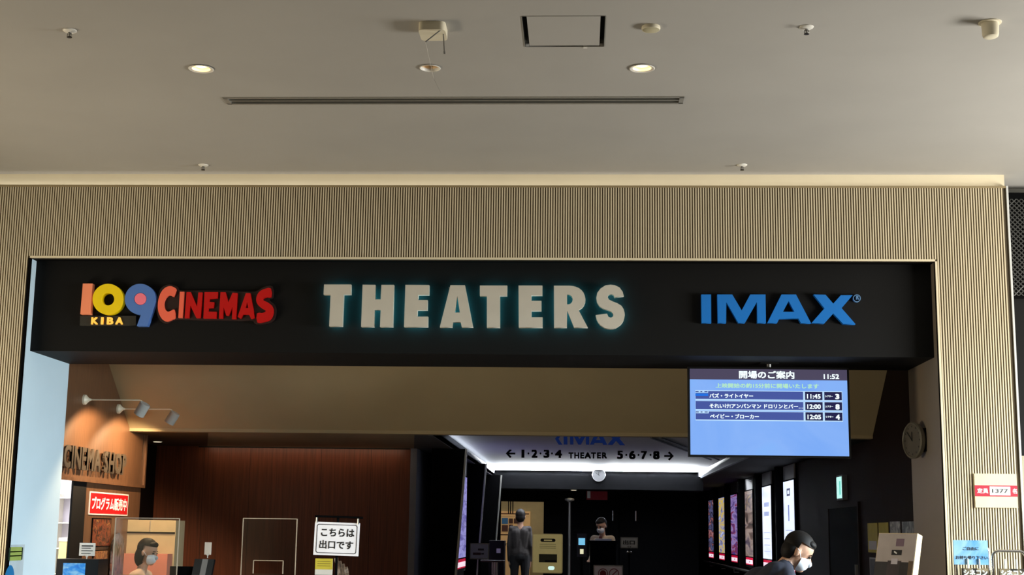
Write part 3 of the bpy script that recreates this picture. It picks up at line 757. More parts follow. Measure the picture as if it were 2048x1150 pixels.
# lay each letter on its own
pos = []
wtot = 0
for ch in body:
    if ch == ' ': wtot += 0.28; continue
    m_ = text_mesh(ch, 0.03); q = [v.co.x for v in m_.vertices]; w_ = max(q) - min(q); bpy.data.meshes.remove(m_)
    pos.append((ch, wtot, w_)); wtot += w_ + 0.10
wtot -= 0.10
k_ = (yy1 - yy0) / wtot
M_brz = mat('sign_metal', (92, 82, 70), 0.4, metal=0.5, var=0.05)
for ch, o_, w_ in pos:
    yc = yy0 + (o_ + w_ / 2) * k_
    # reading direction on this wall runs away from the hall
    text('letter', ch, M_brz, sg, (WL + 0.028, yc, 2.055), (0, 1, 0), UZ, h=0.218, w=w_ * k_, bold=0.03, thick=0.022)
    MB().tube([(WL, yc, 2.06), (WL + 0.03, yc, 2.06)], 0.004, 6).build('stand_off', M_steel, sg)

# ------------------------------------------------------------------ red banner and pictures under the fascia
def wall_sheet(name, label, cat, pxa, pya, pxb, pyb, X, m, thick=0.006, parent=None, group=None):
    """flat panel hung on a side wall at x = X between two opposite corners"""
    a, b = PX(pxa, pya, X), PX(pxb, pyb, X)
    y0, y1 = sorted((a.y, b.y)); z0, z1 = sorted((a.z, b.z))
    s = 1 if X < 0 else -1
    x0, x1 = sorted((X, X + s * thick))
    o = MB().box(x0, x1, y0, y1, z0, z1).build(name, m, parent)
    if label: tag(o, label, cat, group)
    return o, (y0, y1, z0, z1)
XS = WL - 0.02
M_sred = mat('banner_red', (196, 16, 22), 0.5)
bn = thing('programme_banner', 'red banner with white Japanese lettering under the shop fascia', 'banner', PX(216, 1031, XS))
_, (y0, y1, z0, z1) = wall_sheet('board', None, None, 176, 1029, 256, 989, XS, mat('banner_white', (232, 220, 210), 0.5), 0.008, bn)
MB().box(XS + 0.008, XS + 0.010, y0 + 0.02, y1 - 0.02, z0 + 0.014, z1 - 0.014).build('red_field', M_sred, bn)
text('banner_lettering', 'プログラム販売中', M_wtext, bn, (XS + 0.0105, (y0 + y1) / 2, (z0 + z1) / 2), (0, 1, 0), UZ, h=(z1 - z0) * 0.56, w=(y1 - y0) * 0.9, bold=0.03)
def framed(name, label, pxa, pya, pxb, pyb, m):
    o = thing(name, label, 'poster', PX(pxa, max(pya, pyb), XS))
    _, q = wall_sheet('backing', None, None, pxa, pya, pxb, pyb, XS, M_blackm, 0.012, o)
    y0, y1, z0, z1 = q
    MB().box(XS + 0.012, XS + 0.014, y0 + 0.012, y1 - 0.012, z0 + 0.01, z1 - 0.01).build('print', m, o)
    return o
framed('film_poster', 'dark film poster with orange and red art directly under the red banner', 180, 1094, 221, 1037, art('art_warm', [(14, 10, 10), (50, 20, 16), (130, 60, 30), (60, 26, 34), (190, 130, 60)], 13))
framed('film_poster', 'brown and gold film poster standing below the orange one', 181, 1165, 214, 1099, art('art_gold', [(30, 12, 10), (90, 36, 22), (170, 120, 70), (70, 22, 20), (200, 160, 110)], 14))
st = thing('cutout_standee', 'tall rounded dark portrait standee beside the film posters', 'standee', (XS + 0.05, 14.55, 0))
ya, yb = PX(215, 1100, XS).y, PX(240, 1100, XS).y
zt = PX(226, 1066, XS).z
me = fill2d([[(ya, 0.0), (yb, 0.0), (yb, zt - 0.12)] + circ((ya + yb) / 2, zt - 0.16, (yb - ya) / 2, 0.16, n=16, a0=0, a1=180) + [(ya, zt - 0.2)]], 0.012)
to_frame(me, (XS + 0.04, 0, 0), (0, 1, 0), UZ)
link('board', me, art('art_portrait', [(14, 12, 14), (30, 28, 32), (120, 108, 108), (40, 34, 36), (170, 120, 100)], 5, stretch=(1, 2, 0.8)), st)
MB().box(XS + 0.005, XS + 0.08, ya + 0.05, yb - 0.05, 0, 0.03).build('foot', M_blackm, st)

# left jamb notices
XJ = XL
nt_ = thing('jamb_notice', 'pale hygiene notice with a green panel and blue shape on the left jamb', 'notice', PX(30, 1150, XJ))
_, (y0, y1, z0, z1) = wall_sheet('sheet', None, None, 14, 1200, 49, 1089, XJ, mat('notice_pale', (182, 196, 204), 0.5), 0.003, nt_)
gz0, gz1 = PX(30, 1120, XJ).z, PX(30, 1095, XJ).z
gy0, gy1 = PX(17, 1100, XJ).y, PX(45, 1100, XJ).y
gp = MB().box(XJ + 0.003, XJ + 0.005, gy0, gy1, gz0, gz1).build('green_panel', mat('notice_green', (30, 52, 34), 0.5), nt_)
for k in range(3):
    zz = gz1 - (k + 0.5) * (gz1 - gz0) / 3
    MB().box(XJ + 0.005, XJ + 0.006, gy0 + 0.03, gy1 - 0.03, zz - 0.022, zz + 0.022).build('text_line', mat('notice_lime', (150, 168, 84), 0.5), gp)
me = fill2d([circ((gy0 * 0.75 + gy1 * 0.25) - 0.02, gz0 - 0.17, 0.10, 0.13, n=24)], 0.002)
to_frame(me, (XJ + 0.004, 0, 0), (0, 1, 0), UZ); link('blue_shape', me, mat('notice_blue', (22, 112, 170), 0.5), nt_)

# ------------------------------------------------------------------ counter and what stands on it
ct = thing('counter', 'long dark concession counter along the back of the lobby', 'counter', (-3.4, 13.2, 0))
MB().box(-4.40, -2.35, 13.00, 13.38, 0.0, 0.91).build('body', M_wood, ct)
MB().box(-4.42, -2.30, 12.96, 13.42, 0.91, 0.95).build('worktop', M_blackg, ct, bevel=0.006)
CT = 0.95
def sneeze(name, label, pxa, pxb, pyt, y, slot=None):
    a, b = PY(pxa, pyt + 60, y), PY(pxb, pyt + 60, y)
    zt = PY((pxa + pxb) / 2, pyt, y).z
    t = thing(name, label, 'screen', ((a.x + b.x) / 2, y, CT), 'acrylic screens on the counter')
    w, h = b.x - a.x, zt - CT
    loops = [rrect(-w / 2, 0, w / 2, h, 0.012)]
    if slot:
        sw_, sh_ = slot
        loops.append([(-sw_ / 2, 0.04), (sw_ / 2, 0.04), (sw_ / 2, sh_), (-sw_ / 2, sh_)])
    me = fill2d(loops, 0.006)
    to_frame(me, ((a.x + b.x) / 2, y, CT), UX, UZ)
    link('panel', me, M_acr, t)
    e = MB()
    for sx_ in (-1, 1): e.box((a.x + b.x) / 2 + sx_ * w / 2 - 0.004, (a.x + b.x) / 2 + sx_ * w / 2 + 0.004, y - 0.005, y + 0.005, CT, zt)
    e.box(a.x, b.x, y - 0.004, y + 0.004, zt - 0.004, zt + 0.002)
    if slot:
        c = (a.x + b.x) / 2
        e.box(c - slot[0] / 2, c + slot[0] / 2, y - 0.005, y + 0.005, CT + slot[1] - 0.004, CT + slot[1] + 0.004)
        for q in (-1, 1): e.box(c + q * slot[0] / 2 - 0.004, c + q * slot[0] / 2 + 0.004, y - 0.005, y + 0.005, CT + 0.04, CT + slot[1])
    e.build('polished_edge', mat('acrylic_edge', (196, 180, 158), 0.3), t)
    for q in (0.2, 0.8):
        X_ = a.x + (b.x - a.x) * q
        MB().box(X_ - 0.03, X_ + 0.03, y - 0.06, y + 0.06, CT, CT + 0.01).build('foot', M_acr, t)
    return t
sneeze('acrylic_screen', 'clear acrylic screen in front of the masked clerk beside the red banner', 228, 356, 1036, 13.06)
sneeze('acrylic_screen', 'clear acrylic screen with a pay slot in front of the bare mahogany wall', 484, 592, 1037, 13.10, (0.28, 0.16))
# cream and pink blocks added to mimic the reflection in the acrylic screen
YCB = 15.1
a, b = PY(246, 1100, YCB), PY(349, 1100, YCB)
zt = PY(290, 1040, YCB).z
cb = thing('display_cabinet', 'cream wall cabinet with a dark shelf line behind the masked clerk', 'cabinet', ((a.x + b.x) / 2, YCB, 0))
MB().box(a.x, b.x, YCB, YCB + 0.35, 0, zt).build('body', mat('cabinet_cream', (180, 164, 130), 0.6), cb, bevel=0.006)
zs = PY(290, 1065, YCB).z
MB().box(a.x + 0.005, b.x - 0.005, YCB - 0.012, YCB + 0.002, zs - 0.008, zs + 0.008).build('shelf', M_blackm, cb)  # dark line of the mimicked reflection
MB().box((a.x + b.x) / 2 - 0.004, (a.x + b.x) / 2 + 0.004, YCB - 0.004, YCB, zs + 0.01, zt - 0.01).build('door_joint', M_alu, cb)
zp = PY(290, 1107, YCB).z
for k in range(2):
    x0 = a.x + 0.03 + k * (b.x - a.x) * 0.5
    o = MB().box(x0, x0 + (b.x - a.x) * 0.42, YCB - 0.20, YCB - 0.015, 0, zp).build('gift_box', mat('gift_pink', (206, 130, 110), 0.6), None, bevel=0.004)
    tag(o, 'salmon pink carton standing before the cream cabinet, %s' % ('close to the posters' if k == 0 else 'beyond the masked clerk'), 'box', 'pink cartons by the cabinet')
ld_ = None
# till display with a card
y = 13.18
p = PY(406, 1116, y)
td = thing('till_display', 'dark till display with silver keys on the counter', 'till', (p.x, y, CT))
MB().box(p.x - 0.08, p.x + 0.10, y - 0.06, y + 0.08, CT, CT + 0.015).build('base', M_blackg, td)
MB().tube([(p.x + 0.01, y + 0.02, CT), (p.x + 0.01, y + 0.02, p.z - 0.10)], 0.014, 10).build('stem', M_blackg, td)
u_ = Vector((0.96, -0.28, 0)); v_ = Vector((0.08, 0.25, 0.96)).normalized(); n_ = u_.cross(v_)
c_ = Vector((p.x + 0.01, y, p.z - 0.09))
MB().obox(c_, u_ * 0.105, v_ * 0.080, n_ * 0.012).build('screen_panel', M_blackg, td, bevel=0.004)
MB().obox(c_ + n_ * 0.0125 + u_ * 0.01, u_ * 0.03, v_ * 0.08, n_ * 0.001).build('keypad', mat('key_silver', (120, 120, 120), 0.4, metal=0.4), td)
MB().box(p.x - 0.32, p.x - 0.09, y + 0.03, y + 0.05, max(CT, PY(375, 1133, y).z - 0.2), PY(375, 1133, y).z).build('cash_screen', M_blackm, td)
def card_clip(label, c, u, h, w, m, base_z):
    u = Vector(u).normalized(); c = Vector(c); n = u.cross(Vector(UZ))
    t = thing('price_card', label, 'card', (c.x, c.y, base_z), 'cards in clips on the counter machines')
    MB().obox(c, u * w / 2, Vector(UZ) * h / 2, n * 0.0015).build('card', m, t)
    MB().tube([(c.x, c.y, base_z), (c.x, c.y, c.z - h / 2 + 0.01)], 0.005, 8).build('clip_stem', M_white, t)
    MB().obox((c.x, c.y, c.z - h / 2 + 0.006), u * 0.012, Vector(UZ) * 0.012, n * 0.006).build('clip', M_white, t)
    return t, c, u, n
c_top = p.z + 0.0
t_, c, u, n = card_clip('plain white card in a clip on the dark till display', (p.x + 0.035, y + 0.03, PY(411, 1097, y).z), (0.75, -0.66, 0), 0.115, 0.11, M_white, p.z)
# ticket kiosk at the shop front
y = 12.98
ka, kb, kt = PY(112, 1140, y), PY(196, 1140, y), PY(150, 1118, y).z
kx = (ka.x + kb.x) / 2
ki = thing('ticket_kiosk', 'black self-service kiosk with a bright blue screen by the shop front', 'kiosk', (kx, y, 0))
MB().box(ka.x, kb.x, y, y + 0.28, 0.0, kt).build('body', M_blackg, ki, bevel=0.012)
sa, sb_ = PY(127, 1126, y), PY(169, 1160, y)
k_s = MB().box(sa.x, sb_.x, y - 0.004, y + 0.004, sb_.z - 0.1, sa.z).build('screen', art('kiosk_screen', [(20, 110, 220), (30, 150, 240), (150, 215, 250), (60, 60, 200)], 9, est=0.8, lit=True), ki)
MB().box(ka.x + 0.06, kb.x - 0.06, y - 0.002, y + 0.01, 0.55, 0.62).build('ticket_slot', M_steel, ki)
t_, c, u, n = card_clip('white price card with printed lines on the black kiosk', (PY(167, 1100, y).x, y + 0.1, PY(167, 1099, y).z), (1, 0, 0), PY(167, 1086, y).z - PY(167, 1112, y).z, PY(183, 1100, y).x - PY(151, 1100, y).x, M_white, kt)
for k in range(4):
    MB().box(c.x - 0.055, c.x + 0.055 - 0.02 * (k % 2), c.y - 0.004, c.y - 0.0015, c.z + 0.035 - k * 0.024 - (0.009 if k == 0 else 0.003), c.z + 0.035 - k * 0.024 + 0.003).build('printed_line', M_ltext, t_)
# things glimpsed in the lit shop
ysh = 14.95
xa_, xb_ = -6.5, -5.12
sf = thing('shop_shelf', 'white gridded display rack inside the bright shop doorway', 'rack', ((xa_ + xb_) / 2, ysh, 0))
for zz in (0.35, 0.62, 0.89, 1.16, 1.43, 1.70): MB().box(xa_, xb_, ysh, ysh + 0.2, zz, zz + 0.012).build('shelf_board', M_white, sf)
for k in range(6):
    xx = xa_ + (xb_ - xa_) * k / 5; MB().box(xx - 0.008, xx + 0.008, ysh - 0.01, ysh + 0.2, 0, 1.75).build('upright', M_white, sf)
MB().box(xa_, xb_, ysh + 0.2, ysh + 0.215, 0, 1.75).build('back_panel', mat('rack_lilac', (214, 212, 232), 0.6), sf)
p0, p1 = PY(132, 1115, ysh - 0.02), PY(150, 1075, ysh - 0.02)
ycs = thing('yellow_carton', 'pale yellow carton with a white lid in the bright shop doorway', 'box', (p0.x, ysh - 0.2, 0))
MB().box(p0.x, p1.x, ysh - 0.25, ysh - 0.03, 0.0, p1.z - 0.04).build('body', mat('pale_yellow', (226, 216, 150), 0.6), ycs, bevel=0.004)
MB().box(p0.x - 0.005, p1.x + 0.005, ysh - 0.255, ysh - 0.025, p1.z - 0.04, p1.z).build('lid', M_white, ycs)

# ------------------------------------------------------------------ exit board and leaflets
y = 12.72
c = (PY(632, 1044, y) + PY(715, 1112, y)) / 2
wS, hS = 0.412, 0.296
es = thing('exit_board', 'white hanging board with black Japanese exit notice and rounded border', 'sign', (c.x, y, 0))
tilt = Vector((math.cos(R(-1.2)), 0.0, math.sin(R(-1.2)))); upv = Vector((-tilt.z, 0, tilt.x))
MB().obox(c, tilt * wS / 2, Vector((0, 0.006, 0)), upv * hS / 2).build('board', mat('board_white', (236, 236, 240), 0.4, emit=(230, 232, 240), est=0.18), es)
me = fill2d([rrect(-wS / 2 + 0.02, -hS / 2 + 0.018, wS / 2 - 0.02, hS / 2 - 0.018, 0.02), rrect(-wS / 2 + 0.026, -hS / 2 + 0.024, wS / 2 - 0.026, hS / 2 - 0.024, 0.016)], 0.001)
to_frame(me, Vector(c) - Vector((0, 0.0075, 0)), tilt, upv); link('border', me, M_ltext, es)
text('board_lettering', 'こちらは', M_ltext, es, c + upv * 0.057 + Vector((0.008, -0.008, 0)), tilt, upv, h=0.072, w=0.305, bold=0.025)
text('board_lettering', '出口です', M_ltext, es, c - upv * 0.052 + Vector((0, -0.008, 0)), tilt, upv, h=0.076, w=0.31, bold=0.025)
for q in (-1, 1):
    MB().tube([c + tilt * (q * 0.19) + upv * (hS / 2 - 0.01) + Vector((0, -0.012, 0)), c + tilt * (q * 0.19) + upv * (hS / 2 + 0.04) + Vector((0, -0.012, 0))], 0.009, 8).build('hook', M_steel, es)
MB().tube([c + tilt * -0.21 + upv * (hS / 2 + 0.05), c + tilt * 0.23 + upv * (hS / 2 + 0.05)], 0.010, 8).build('top_bar', M_blackm, es)
MB().tube([(c.x, y + 0.03, 0.02), (c.x, y + 0.03, c.z + hS / 2 + 0.05)], 0.012, 10).build('pole', M_blackm, es)
MB().box(c.x - 0.18, c.x + 0.18, y - 0.12, y + 0.14, 0, 0.02).build('base', M_blackm, es, bevel=0.005)
y = 13.10
for pxa, pxb, pyt, m, nm, lb in ((630, 665, 1117, mat('leaflet_yellow', (206, 190, 60), 0.6), 'leaflet', 'yellow headed notice sheet in a stand on the counter below the exit board'),):
    a, b = PY(pxa, 1140, y), PY(pxb, 1140, y); zt = PY(648, pyt, y).z
    t = thing('notice_stand', lb, 'notice', ((a.x + b.x) / 2, y, CT))
    MB().box(a.x, b.x, y, y + 0.004, CT, zt).build('sheet', M_white, t)
    MB().box(a.x, b.x, y - 0.002, y, zt - 0.10, zt).build('yellow_header', m, t)
    for k in range(3): MB().box(a.x + 0.02, b.x - 0.02, y - 0.003, y - 0.001, zt - 0.03 - k * 0.02, zt - 0.026 - k * 0.02).build('printed_line', mat('ink_olive', (110, 96, 30), 0.6), t)
    MB().box(a.x, b.x, y - 0.003, y - 0.001, zt - 0.155, zt - 0.15).build('printed_line', M_ltext, t)
    MB().box(a.x, b.x, y, y + 0.06, CT, CT + 0.006).build('foot', M_acr, t)
t = thing('leaflet_bundle', 'leaning bundle of brown printed leaflets next to the yellow notice', 'leaflets', (PY(682, 1140, y).x, y, CT))
for k in range(4):
    q0 = PY(679 + 5 * k, 1165, y); q1 = PY(671 + 6 * k, 1116 + 6 * k, y)
    dirv = (q1 - q0).normalized(); dirv = Vector((dirv.x, 0, dirv.z)); 
    base = Vector((q0.x, y + 0.012 * k, CT)); L_ = (q1.z - CT) / max(0.2, dirv.z)
    MB().obox(base + dirv * L_ / 2, Vector((dirv.z, 0, -dirv.x)) * 0.018, dirv * L_ / 2, Vector((0, 0.003, 0))).build('leaflet', art('leaf_brown', [(60, 44, 36), (130, 110, 92), (180, 170, 160)], 14), t)

# ------------------------------------------------------------------ corridor: fins, lightboxes, hanging letters
def fin(y, label):
    top = PZ(936, 878, ZK)
    t = thing('poster_fin', label, 'fin', (-1.62, y, 0), 'black fins along the corridor')
    d = 0.12
    zt = ZL - 0.002
    MB().prism([(-1.86, y, 0), (-1.60, y, 0), (-1.44, y, zt), (-1.86, y, zt)], (0, d, 0)).build('blade', M_blackm, t)
    MB().prism([(-1.60, y - 0.004, 0), (-1.58, y - 0.004, 0), (-1.42, y - 0.004, zt), (-1.44, y - 0.004, zt)], (0, d + 0.008, 0)).build('edge_strip', M_alu, t)
    return t
fin(17.45, 'tall black leaning fin with a metal edge, at the corridor mouth')
fin(21.2, 'tall black leaning fin with a metal edge, behind the first one')
fin(25.4, 'tall black leaning fin with a metal edge, at the corridor head')
PAL = [
 [(196, 206, 244), (226, 234, 255), (214, 226, 255)],
 [(206, 216, 250), (232, 238, 255), (222, 232, 255)],
 [(30, 26, 26), (110, 90, 84), (170, 150, 140), (60, 50, 80), (196, 170, 120)],
 [(24, 18, 50), (90, 70, 130), (150, 130, 190), (120, 40, 60), (60, 60, 140)],
 [(60, 60, 110), (150, 150, 180), (210, 180, 60), (120, 130, 190), (220, 220, 235)],
 [(16, 14, 30), (90, 90, 130), (40, 40, 60), (150, 90, 90), (190, 190, 220)]]
EST = [1.2, 1.2, 0.85, 0.9, 0.95, 0.9]
LB = ['white lit notice lightbox with a dark emblem, next to the green exit sign', 'white lit notice lightbox with faint blue print', 'lit poster box with brown and grey film art', 'lit poster box with violet film art', 'lit poster box with a yellow band in its art', 'lit poster box with dark blue art at the corridor end']
M_lred = mat('label_red', (190, 16, 56), 0.5, emit=(190, 16, 56), est=0.8); M_lwh = mat('label_white', (240, 220, 230), 0.5, emit=(245, 220, 232), est=1.0)
M_hdr = mat('box_header_grey', (120, 120, 122), 0.5)
def lightbox(X, s, y0, y1, i, label, group):
    t = thing('poster_lightbox', label, 'lightbox', (X, (y0 + y1) / 2, 0.86), group)
    def bx_(d0, d1, ya, yb, za, zb): 
        a, b = sorted((X + s * d0, X + s * d1)); return MB().box(a, b, ya, yb, za, zb)
    bx_(0, 0.03, y0 - 0.02, y1 + 0.02, 0.84, 2.22).build('case', M_blackm, t)
    m = art('poster_art_%d' % i, PAL[i], 3.0 + 0.6 * i, est=EST[i], stretch=(1, 0.15, 1.1), lit=True)
    p = bx_(0.03, 0.034, y0 + 0.02, y1 - 0.02, 1.035, 2.197).build('print', m, t)
    lb = bx_(0.03, 0.034, y0 + 0.05, y1 - 0.05, 0.885, 1.015).build('label_panel', M_lred, t)
    bx_(0.034, 0.036, y0 + 0.07, y1 - 0.07, 0.905, 0.975).build('label_field', M_lwh, lb)
    bx_(0.036, 0.037, y0 + 0.45, y0 + 0.55, 0.93, 0.955).build('label_mark', mat('label_ink', (150, 60, 110), 0.5), lb)
    if i < 2:
        ink = mat('notice_ink', (70, 80, 140), 0.5, emit=(112, 124, 190), est=0.9)
        if i == 0:
            for q in range(7): bx_(0.034, 0.035, y0 + 0.2, y1 - 0.2 - 0.05 * (q % 3), 1.15 + q * 0.055, 1.162 + q * 0.055).build('printed_line', mat('notice_faint', (150, 160, 200), 0.5, emit=(172, 184, 228), est=0.9), p)
            bx_(0.034, 0.035, (y0 + y1) / 2 - 0.05, (y0 + y1) / 2 + 0.05, 1.62, 1.85).build('printed_figure', ink, p)
            bx_(0.034, 0.035, (y0 + y1) / 2 - 0.16, (y0 + y1) / 2 + 0.16, 1.98, 2.09).build('printed_emblem', mat('emblem_dark', (40, 40, 70), 0.5, emit=(56, 56, 96), est=0.8), p)
            bx_(0.035, 0.036, (y0 + y1) / 2 - 0.09, (y0 + y1) / 2 + 0.09, 2.01, 2.06).build('emblem_centre', m, p)
        else:
            for q, zz in enumerate((1.87, 1.72)): bx_(0.034, 0.035, y0 + 0.25, y1 - 0.25, zz, zz + 0.07).build('printed_line', mat('notice_faint', (150, 160, 200), 0.5, emit=(172, 184, 228), est=0.9), p)
            for q in range(4): bx_(0.034, 0.035, y0 + 0.2, y1 - 0.2, 1.15 + q * 0.1, 1.16 + q * 0.1).build('printed_line', mat('notice_faint', (150, 160, 200), 0.5, emit=(172, 184, 228), est=0.9), p)
    # sloping grey header up to the low ceiling
    h = MB(); x0, x1 = X + s * 0.028, X + s * 0.0
    h.prism([(x0, y0, 2.22), (x0, y1, 2.22), (x1 + s * 0.028, y1, ZL - 0.004), (x1 + s * 0.028, y0, ZL - 0.004)], (-s * 0.02, 0, 0))
    h.build('header', M_hdr, t)
    return t
G1 = 'lightboxes on the right wall of the corridor'
for i in range(6):
    lightbox(WR - 0.021, -1, 20.1 + 2.42 * i, 21.15 + 2.455 * i, i, LB[i], G1)
    if i < 5:
        t = MB().box(WR - 0.16, WR, 21.19 + 2.455 * i, 21.19 + 2.455 * i + 0.10, 0, ZL - 0.003).build('poster_fin', M_blackm)
        tag(t, 'slim black upright between %s' % ['the two white lightboxes', 'the white and the brown lightbox', 'the brown and the violet lightbox', 'the violet and the yellow-banded lightbox', 'the yellow-banded and the dark blue lightbox'][i], 'fin', 'black uprights on the right wall')
PAL.append([(120, 120, 200), (170, 165, 230), (80, 70, 160), (200, 195, 245)]); EST.append(0.8)
PAL.append([(60, 60, 90), (120, 115, 150), (40, 40, 60)]); EST.append(0.3)
lightbox(-1.72, 1, 18.3, 20.9, 6, 'violet lit poster box squeezed between the black corridor fins', 'lightboxes on the left of the corridor')
MB().box(-1.76, -1.72, 18.2, 21.0, 0.0, 2.4).build('backing_panel', M_blackm, bpy.data.objects['poster_lightbox.006'])

# hanging direction letters under the white coffer
YS = 19.7
ds = thing('direction_sign', 'black hanging arrows and numbers 1 to 8 around the word THEATER', 'sign', PY(1180, 918, YS))
def hang(name, body, pxa, pxb, pya, pyb, bold=0.045):
    a, b = PY(pxa, pyb, YS), PY(pxb, pya, YS)
    return text(name, body, M_blackm, ds, ((a.x + b.x) / 2, YS, (a.z + b.z) / 2), UX, UZ, h=b.z - a.z, w=b.x - a.x, bold=bold, thick=0.03)
for body_, xa, xb in (('1', 1043, 1049), ('2', 1063, 1075), ('3', 1087, 1099), ('4', 1110, 1124)):
    hang('numeral', body_, xa, xb, 899 + (xa - 1041) * 0.006, 915.5 + (xa - 1041) * 0.006)
for body_, xa, xb in (('5', 1234, 1246), ('6', 1258, 1271), ('7', 1282, 1294), ('8', 1306, 1319)):
    hang('numeral', body_, xa, xb, 901 + (xa - 1234) * 0.012, 918 + (xa - 1234) * 0.012)
for xa in (1057, 1081, 1104): hang('dot', '●', xa - 1.8, xa + 1.8, 905, 909, 0)
for xa in (1252.5, 1277, 1301): hang('dot', '●', xa - 1.8, xa + 1.8, 908, 912, 0)
lx = [(1137, 1147, 'T'), (1148.5, 1158.5, 'H'), (1160.5, 1168.5, 'E'), (1169, 1182, 'A'), (1182, 1192, 'T'), (1194, 1202, 'E'), (1204, 1214, 'R')]
for xa, xb, ch in lx: hang('letter', ch, xa, xb, 905, 917)
def arrow(px, py, dirn):
    c = PY(px, py, YS); s_ = (PY(px + 10, py, YS).x - c.x) / 10
    L = [(-9.5, 0), (-1, -9), (2.2, -6.5), (-2.8, -1.8), (9.5, -1.8), (9.5, 1.8), (-2.8, 1.8), (2.2, 6.5), (-1, 9)]
    me = fill2d([[(dirn * x * s_, y * s_) for x, y in L]], 0.03)
    to_frame(me, (c.x, YS, c.z), UX, UZ)
    link('arrow', me, M_blackm, ds)
arrow(1021, 907, 1); arrow(1338, 912, -1)
rd = MB()
for px in (1046, 1180, 1312):
    p_ = PY(px, 905, YS); MB().tube([(p_.x, YS - 0.015, p_.z), (p_.x, YS - 0.015, ZK)], 0.003, 6).build('hanger', M_blackm, ds)
a_, b_ = PY(1012, 901, YS), PY(1347, 905, YS)
# hanging blue letters nearer the bulkhead
YI = 16.5
hi = thing('hanging_imax_sign', 'blue IMAX letters hanging under the white corridor ceiling', 'sign', PY(1188, 890, YI))
M_imb = mat('imax_deep_blue', (22, 62, 150), 0.4, emit=(18, 56, 150), est=0.10)
def himx(name, loops):
    L = []
    for lp in loops:
        q = []
        for (x, y) in lp:
            p_ = PY(1127 + (x - 218) * 123 / 1580, 889.5 - (445 - y) * 24 / 297 + (x - 218) * 0.6 / 1580, YI); q.append((p_.x, p_.z))
        L.append(q)
    me = fill2d(L, 0.03); to_frame(me, (0, YI, 0), UX, UZ); return link(name, me, M_imb, hi)
for loops in IMX: himx('letter', loops)
himx('chevron', [[(0, 300), (130, 148), (215, 148), (90, 300), (190, 445), (95, 445)]])
for px in (1150, 1192, 1238):
    p_ = PY(px, 868, YI); MB().tube([(p_.x, YI, min(p_.z, ZK - 0.01)), (p_.x, YI, ZK)], 0.004, 6).build('hanger', M_blackm, hi)
# track rail in the coffer
a_, b_ = PZ(1312, 874, ZK), PZ(1430, 918, ZK)
tk = thing('track_rail', 'dark double track rail crossing the white corridor ceiling', 'rail', ((a_.x + b_.x) / 2, (a_.y + b_.y) / 2, ZK))
for off in (-0.06, 0.06): MB().tube([(a_.x + off, a_.y, ZK - 0.012), (b_.x + off, b_.y, ZK - 0.012)], 0.012, 6).build('rail', M_navy, tk)
# clock on the corridor head
p_ = PY(1197.5, 950, CY - 0.05)
ck = thing('corridor_clock', 'round grey wall clock on the dark corridor head', 'clock', (p_.x, CY, p_.z - 0.12))
MB().lathe((p_.x, CY, p_.z), (0, -1, 0), [(0, 0.122), (0.03, 0.124), (0.04, 0.118), (0.036, 0.112), (0.03, 0.11)], n=36).build('case', M_steel, ck, smooth=True)
dl_ = MB().lathe((p_.x, CY - 0.03, p_.z), (0, -1, 0), [(0, 0.112), (0.003, 0.112)], n=36).build('dial', mat('dial_grey', (96, 96, 96), 0.6), ck)
MB().obox((p_.x - 0.02, CY - 0.035, p_.z + 0.015), Vector((-0.8, 0, 0.6)) * 0.045, (0, 0.001, 0), Vector((0.6, 0, 0.8)) * 0.004).build('minute_hand', M_ltext, dl_)
MB().obox((p_.x - 0.002, CY - 0.035, p_.z + 0.02), Vector((-0.1, 0, 1)) * 0.03, (0, 0.001, 0), Vector((1, 0, 0.1)) * 0.005).build('hour_hand', M_ltext, dl_)
# small downlight under the corridor head and the one over the counter
for (x, y, z, lb_, e) in ((PZ(1147, 976, 2.20).x, 26.2, 2.20, 'small lit downlight in the low soffit beyond the corridor clock', 1.2), (PZ(315, 883, ZL).x, PZ(315, 883, ZL).y, ZL, 'small lit downlight in the dark soffit over the counter', 3.0)):
    t = thing('soffit_downlight', lb_, 'light', (x, y, z))
    MB().lathe((x, y, z), (0, 0, -1), [(0, 0.066), (0.004, 0.064), (0.005, 0.05)], n=24).build('rim', M_white, t)
    MB().lathe((x, y, z - 0.004), (0, 0, -1), [(0, 0.05), (0.003, 0.048), (0.004, 0.0)], n=24).build('lens', mat('soft_lamp', (255, 240, 210), 0.5, emit=(255, 236, 200), est=1.6), t)
    ld = bpy.data.lights.new('soffit_beam', 'SPOT'); ld.energy = e; ld.color = (1, 0.8, 0.55); ld.spot_size = R(110); ld.spot_blend = 0.7
    lo = bpy.data.objects.new('soffit_beam', ld); COL.objects.link(lo); lo.location = (x, y, z - 0.02)
# red notice on the partition
a, b = PY(1173, 981, YP - 0.02), PY(1215, 1000, YP - 0.02)
rn = thing('red_notice', 'dim red notice over the dark doors behind the podium', 'notice', ((a.x + b.x) / 2, YP, b.z))
MB().box(a.x, b.x, YP - 0.03, YP, b.z, a.z).build('board', mat('notice_red', (150, 24, 34), 0.5), rn)
MB().box(a.x + 0.015, a.x + 0.075, YP - 0.032, YP - 0.03, b.z + 0.03, a.z - 0.01).build('white_panel', M_wtext, rn)
# dark double doors in the partition
for i, (pa, pb) in enumerate(((1142, 1236), (1240, 1330))):
    a, b = PY(pa, 1015, YP), PY(pb, 1015, YP)
    d = struct(MB().box(a.x, b.x, YP - 0.03, YP, 0, PY(1200, 1008, YP).z).build('door_%d' % (i + 1), M_blackm))
    hx = b.x - 0.1 if i == 0 else PY(1271, 1030, YP).x
    MB().tube([(hx, YP - 0.07, PY(1270, 1042, YP).z), (hx, YP - 0.07, PY(1270, 1022, YP).z)], 0.018, 8).build('door_handle', M_chrome, d)
